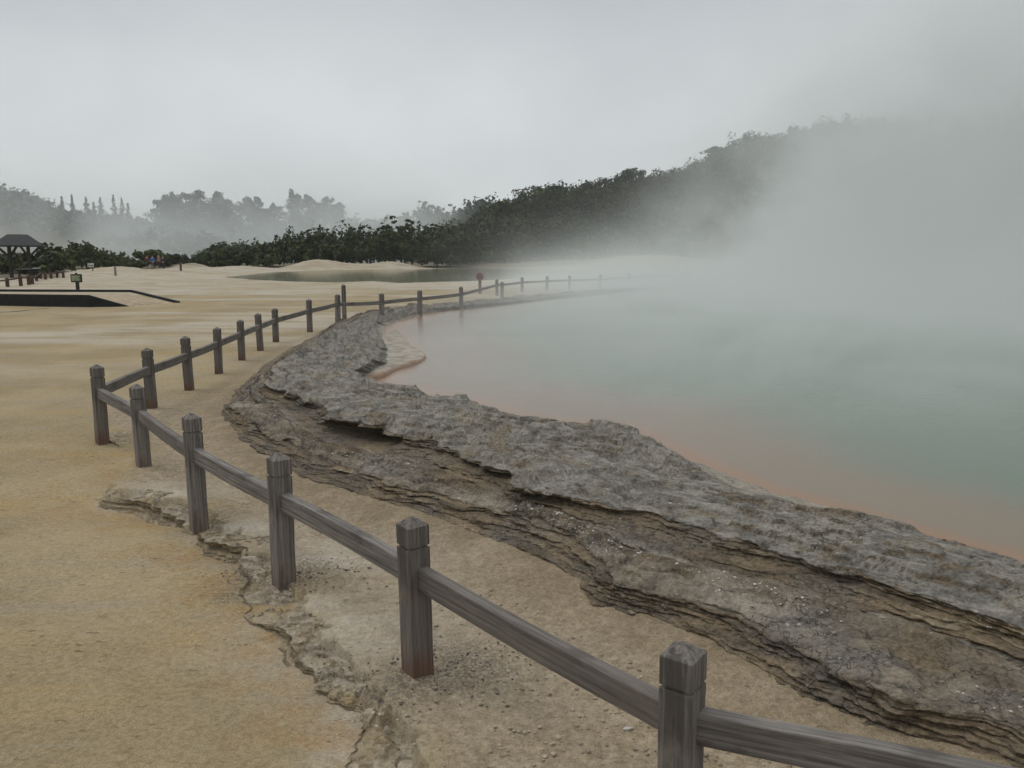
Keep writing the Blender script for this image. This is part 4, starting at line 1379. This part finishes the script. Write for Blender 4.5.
def people():
    DKH = plain('dark hair', (.02, .015, .012)); DEN = plain('dark denim', (.03, .04, .07)); TAN = plain('tan trousers', (.25, .19, .10)); BRN = plain('brown trousers', (.07, .045, .03))
    person(153.2, 270, 98.2, 0.2, plain('blue jacket', (.03, .16, .42), .6), DEN, DKH, 'person in a bright blue jacket in front of the dark bush', .6)
    person(147.6, 270, 100.5, 0.9, plain('red jacket', (.22, .035, .022), .6), TAN, DKH, 'person in a dull red jacket left of the one in blue', .3)
    person(159.4, 270, 100.0, -0.6, plain('pink top', (.34, .15, .12), .6), BRN, DKH, 'person in a pinkish top right of the one in blue', .2)
    person(163.6, 270, 101.5, -0.4, plain('dark purple jacket', (.05, .03, .075), .6), DEN, DKH, 'person in a dark purple jacket at the right of the group', .2)


shelter(); boardwalk(); signs(); far_fence(); people()

# ------------------------------------------------------------------ loose stones and chips
def stones():
    rng = np.random.default_rng(5)
    base = []
    # a low-poly chip: jittered octahedron-ish
    u = []
    for k in range(5):
        n = 14
        p = rng.normal(size=(n, 3)); p /= np.linalg.norm(p, axis=1)[:, None]
        base.append(p)
    import bmesh
    hulls = []
    for p in base:
        bm = bmesh.new()
        for q in p: bm.verts.new(q)
        bmesh.ops.convex_hull(bm, input=bm.verts)
        bm.verts.ensure_lookup_table(); bm.verts.index_update()
        V = np.array([v.co for v in bm.verts]); F = [[v.index for v in f.verts] for f in bm.faces]
        hulls.append((V, np.array([f for f in F if len(f) == 3]))); bm.free()
    def batch(name, P, S, mat, label, flat=0.55):
        VV = []; FF = []; off = 0
        for p, s in zip(P, S):
            V, F = hulls[rng.integers(0, 5)]
            a = rng.uniform(0, 6.28); c, sn = math.cos(a), math.sin(a)
            q = V * s * np.array([1.0, rng.uniform(.55, .9), flat * rng.uniform(.6, 1.1)])
            q = np.stack([q[:, 0] * c - q[:, 1] * sn, q[:, 0] * sn + q[:, 1] * c, q[:, 2]], 1) + p
            VV.append(q); FF.append(F + off); off += len(V)
        o = mesh_obj(name, np.concatenate(VV), np.concatenate(FF), mat)
        tag(o, label, name, kind='stuff')
    # white chips lying on the rim
    P = []; S = []
    tcols = []
    n = 2600
    I = (NS * rng.uniform(0.42, 1.0, n)).astype(int) - 1
    J = np.where(rng.uniform(size=n) < .72, rng.uniform(N_AB, N_BC - 2, n), rng.uniform(N_CD, N_DE, n)).astype(int)
    VV0 = RIMV[I, J]
    ok = fbm(VV0[:, 0] * 1.6, VV0[:, 1] * 1.6 + 40, oct=3) > np.where(J > N_BC, 0.30, 0.02) + rng.normal(size=n) * 0.22
    for v in VV0[ok]:
        s = 0.003 + 0.012 * rng.uniform() ** 3.2
        P.append(v + np.array([0, 0, s * .2])); S.append(s)
    batch('stone_chips', P, S, plain('white chips', (.44, .415, .37), .85, .3, 30.0), 'white stone chips scattered over the lower step of the rock ledge')
    # crumbs of sinter on the strip between fence and rim and at its foot
    P = []; S = []
    n = 15000
    Q = np.array([unproj(a, b, 0.0) for a, b in zip(rng.uniform(200, 1000, n), rng.uniform(380, 768, n))])
    d = seg_dist(Q[:, :2], FOOT[::20, :2])[0]
    sd = seg_dist(Q[:, :2], CRUST)[1]
    ok = (sd > 0) & ~inside(Q[:, :2], np.vstack([FOOT[::20, :2], [[20, 0], [40, 40], [10, 45]]])) & (rng.uniform(size=n) < 0.35 + .55 * np.exp(-(d / .5) ** 2))
    Q = Q[ok]; ZQ = ground_z(Q[:, 0], Q[:, 1])
    for p, z in zip(Q, ZQ):
        s = 0.0025 + 0.012 * rng.uniform() ** 4.0
        P.append(np.array([p[0], p[1], z + s * .3])); S.append(s)
    batch('gravel', P, S, plain('tan crumbs', (.30, .255, .185), .9, .5, 3.0), 'crumbs of tan gravel on the strip between fence and rock ledge')
    P = []; S = []
    for (px, py, n, sp) in ((300, 574, 260, .17), (258, 572, 120, .14), (470, 666, 220, .17), (400, 682, 160, .14)):
        c = unproj(px, py, 0)
        for _ in range(n):
            q = c[:2] + rng.normal(size=2) * sp * np.array([1, .7])
            s = 0.003 + .006 * rng.uniform() ** 2
            P.append(np.array([q[0], q[1], gz(q[0], q[1]) + s * .2])); S.append(s)
    batch('gravel', P, S, plain('dark grit', (.10, .095, .09), .9, .6, 40.0), 'dark grit heaped round the feet of the near fence posts')
    for (px, py, s, lab) in ((627, 729, .022, 'pale angular stone lying on the gravel left of the nearest fence post'), (242, 0, 0, None), (594, 614, .018, None), (634, 622, .016, None)):
        if not lab: continue
        p = unproj(px, py, 0)
        V, F = hulls[2]
        q = V * s * np.array([1.2, .8, .6])
        o = mesh_obj('stone', q, F, plain('pale stone', (.45, .42, .37), .9))
        o.location = (p[0], p[1], gz(p[0], p[1]) + .008); tag(o, lab, 'stone')


stones()

# ------------------------------------------------------------------ air: haze and steam
def volume_box(name, lo, hi, label, build):
    m = MB()
    c = [(a + b) / 2 for a, b in zip(lo, hi)]; d = [b - a for a, b in zip(lo, hi)]
    m.box(c, d)
    t = NT(name)
    dens = build(t)
    pv = t.n('ShaderNodeVolumePrincipled')
    t.set(pv.inputs['Color'], (0.95, 1.0, 0.98)); pv.inputs['Anisotropy'].default_value = 0.1
    t.set(pv.inputs['Density'], dens)
    t.t.links.new(pv.outputs[0], t.out.inputs['Volume'])
    o = m.build(name, t.m)
    tag(o, label, name, kind='stuff')
    return o, t


HAZE = 0.00025
o, _ = volume_box('haze', (-725, -725, -2.0), (725, 725, 75), 'thin even mist filling the air over the whole valley', lambda t: HAZE)


def pool_steam(t):
    c = t.coord()
    sep = t.n('ShaderNodeSeparateXYZ'); t.set(sep.inputs[0], c)
    x, y, z = sep.outputs
    n = t.noise(t.coord((1, 1, 1.25)), 0.15, 5, 0.68, 0.7)
    n1 = t.ramp(n, 0.36, 0.64, 0.08, 1.9, smooth=False)
    n2 = t.ramp(n, 0.42, 0.66, 0.0, 1.7, smooth=False)
    # sheet hugging the water
    low = t.math('POWER', 2.718, t.math('MULTIPLY', z, -1.05))
    a = t.math('MULTIPLY', t.math('MULTIPLY', low, t.ramp(y, 2.5, 10.0)), t.ramp(x, -1.0, 10.5))
    a = t.math('MULTIPLY', t.math('MULTIPLY', a, n1), 0.24)
    # plume standing over the middle of the pool
    xs = t.math('SUBTRACT', x, t.math('MULTIPLY', z, 0.55))
    b = t.math('MULTIPLY', t.ramp(t.math('ADD', xs, t.math('MULTIPLY', t.math('SUBTRACT', n, 0.5), 7.0)), 3.0, 21.0), t.ramp(y, 6.0, 18.0))
    b = t.math('MULTIPLY', b, t.ramp(z, 23.0, 3.0))
    b = t.math('MULTIPLY', t.math('MULTIPLY', b, n1), 0.14)
    # light wisps drifting left
    w = t.math('MULTIPLY', t.math('MULTIPLY', t.ramp(x, -6.0, 8.0), t.ramp(y, 16.0, 30.0)), t.ramp(z, 4.5, 0.3))
    w = t.math('MULTIPLY', t.math('MULTIPLY', w, n2), 0.013)
    # thin milky film lying on the surface itself
    m = t.math('MULTIPLY', t.math('POWER', 2.718, t.math('MULTIPLY', z, -2.0)), t.math('MULTIPLY', t.ramp(y, 4.5, 12.0), t.ramp(x, -3.2, 2.5)))
    m = t.math('MULTIPLY', t.math('MULTIPLY', m, n1), 0.19)
    d = t.math('ADD', t.math('ADD', a, m), t.math('ADD', b, w))
    # vanish before the far side and top of the box
    d = t.math('MULTIPLY', d, t.math('MULTIPLY', t.ramp(y, 62.0, 50.0), t.ramp(x, 78.0, 62.0)))
    return d


def far_steam(t):
    c = t.coord()
    sep = t.n('ShaderNodeSeparateXYZ'); t.set(sep.inputs[0], c)
    x, y, z = sep.outputs
    n = t.noise(t.coord((1, 1, 1.3)), 0.035, 2, 0.55, 0.5)
    n1 = t.ramp(n, 0.36, 0.68, 0.0, 1.7, smooth=False)
    d = t.math('MULTIPLY', t.ramp(z, 26.0, 2.0), t.math('MULTIPLY', t.ramp(y, 138.0, 160.0), t.ramp(y, 232.0, 205.0)))
    d = t.math('MULTIPLY', d, t.math('MULTIPLY', t.ramp(x, -195.0, -150.0), t.ramp(x, -2.0, -26.0)))
    return t.math('MULTIPLY', t.math('MULTIPLY', d, n1), 0.022)


volume_box('steam', (-7, 3, ZW + 0.01), (80, 64, 36), 'thick white steam rising off the hot pool and hiding its right side', pool_steam)
volume_box('steam', (-200, 136, -1), (12, 234, 30), 'bank of drifting steam before the far trees on the left', far_steam)

# ------------------------------------------------------------------ sky and light
w = bpy.data.worlds.new('World'); SC.world = w; w.use_nodes = True
nt = w.node_tree; nt.nodes.clear()
SUN_EL, SUN_AZ = math.radians(52), math.radians(-70)     # azimuth from +Y towards +X
sky = nt.nodes.new('ShaderNodeTexSky'); sky.sky_type = 'NISHITA'; sky.sun_disc = False
sky.sun_elevation = SUN_EL; sky.sun_rotation = SUN_AZ
sky.air_density = 1.0; sky.dust_density = 3.0
tc = nt.nodes.new('ShaderNodeTexCoord')
mp = nt.nodes.new('ShaderNodeMapping'); mp.inputs['Scale'].default_value = (1.0, 1.0, 1.5)
nt.links.new(tc.outputs['Generated'], mp.inputs['Vector'])
nz = nt.nodes.new('ShaderNodeTexNoise'); nz.inputs['Scale'].default_value = 1.9; nz.inputs['Detail'].default_value = 5; nz.inputs['Roughness'].default_value = 0.5
nt.links.new(mp.outputs[0], nz.inputs['Vector'])
sp = nt.nodes.new('ShaderNodeSeparateXYZ'); nt.links.new(tc.outputs['Generated'], sp.inputs[0])


def wramp(src, pts):
    r = nt.nodes.new('ShaderNodeValToRGB'); r.color_ramp.interpolation = 'EASE'
    while len(r.color_ramp.elements) < len(pts): r.color_ramp.elements.new(0.5)
    for e, (p, c) in zip(r.color_ramp.elements, pts):
        e.position = p; e.color = (c[0], c[1], c[2], 1)
    nt.links.new(src, r.inputs[0])
    return r.outputs[0]


def wmix(f, a, b, mode='MIX'):
    m = nt.nodes.new('ShaderNodeMix'); m.data_type = 'RGBA'; m.blend_type = mode
    for s, v in ((m.inputs[0], f), (m.inputs[6], a), (m.inputs[7], b)):
        if isinstance(v, bpy.types.NodeSocket): nt.links.new(v, s)
        elif isinstance(v, tuple): s.default_value = (*v, 1)
        else: s.default_value = v
    return m.outputs[2]


# cloud deck: bright band low down, dull grey above it, brighter again overhead
deck = wramp(sp.outputs[2], [(0.0, (.725, .755, .76)), (0.13, (.69, .72, .73)), (0.32, (.515, .54, .56)), (0.52, (.66, .68, .70)), (1.0, (1.04, 1.05, 1.06))])
blot = wramp(nz.outputs['Fac'], [(0.32, (.88, .885, .90)), (0.68, (1.09, 1.09, 1.09))])
cloud = wmix(1.0, deck, blot, 'MULTIPLY')
cl10 = wmix(1.0, cloud, (10.0, 10.0, 10.0), 'MULTIPLY')
final = wmix(0.94, sky.outputs[0], cl10)
bg = nt.nodes.new('ShaderNodeBackground'); bg.inputs['Strength'].default_value = 0.10
nt.links.new(final, bg.inputs['Color'])
wo = nt.nodes.new('ShaderNodeOutputWorld'); nt.links.new(bg.outputs[0], wo.inputs['Surface'])

sl = bpy.data.lights.new('sun', 'SUN'); sl.energy = 0.9; sl.angle = math.radians(25); sl.color = (1.0, 0.985, 0.96)
so = bpy.data.objects.new('sun', sl); COL.objects.link(so)
dirv = Vector((math.cos(SUN_EL) * math.sin(SUN_AZ), math.cos(SUN_EL) * math.cos(SUN_AZ), math.sin(SUN_EL)))
so.rotation_euler = dirv.to_track_quat('Z', 'Y').to_euler()
so.location = (0, 0, 60)

vs = SC.view_settings
vs.view_transform = 'Standard'; vs.look = 'None'; vs.exposure = 0.0; vs.gamma = 1.0; vs.use_curve_mapping = False
SC.render.engine = 'CYCLES'
cy = SC.cycles
cy.max_bounces = 4; cy.diffuse_bounces = 2; cy.glossy_bounces = 2; cy.transmission_bounces = 2; cy.volume_bounces = 1; cy.transparent_max_bounces = 4
cy.use_denoising = True
cy.use_adaptive_sampling = True; cy.adaptive_threshold = 0.02
cy.caustics_reflective = False; cy.caustics_refractive = False
cy.volume_step_rate = 1.6; cy.volume_max_steps = 40
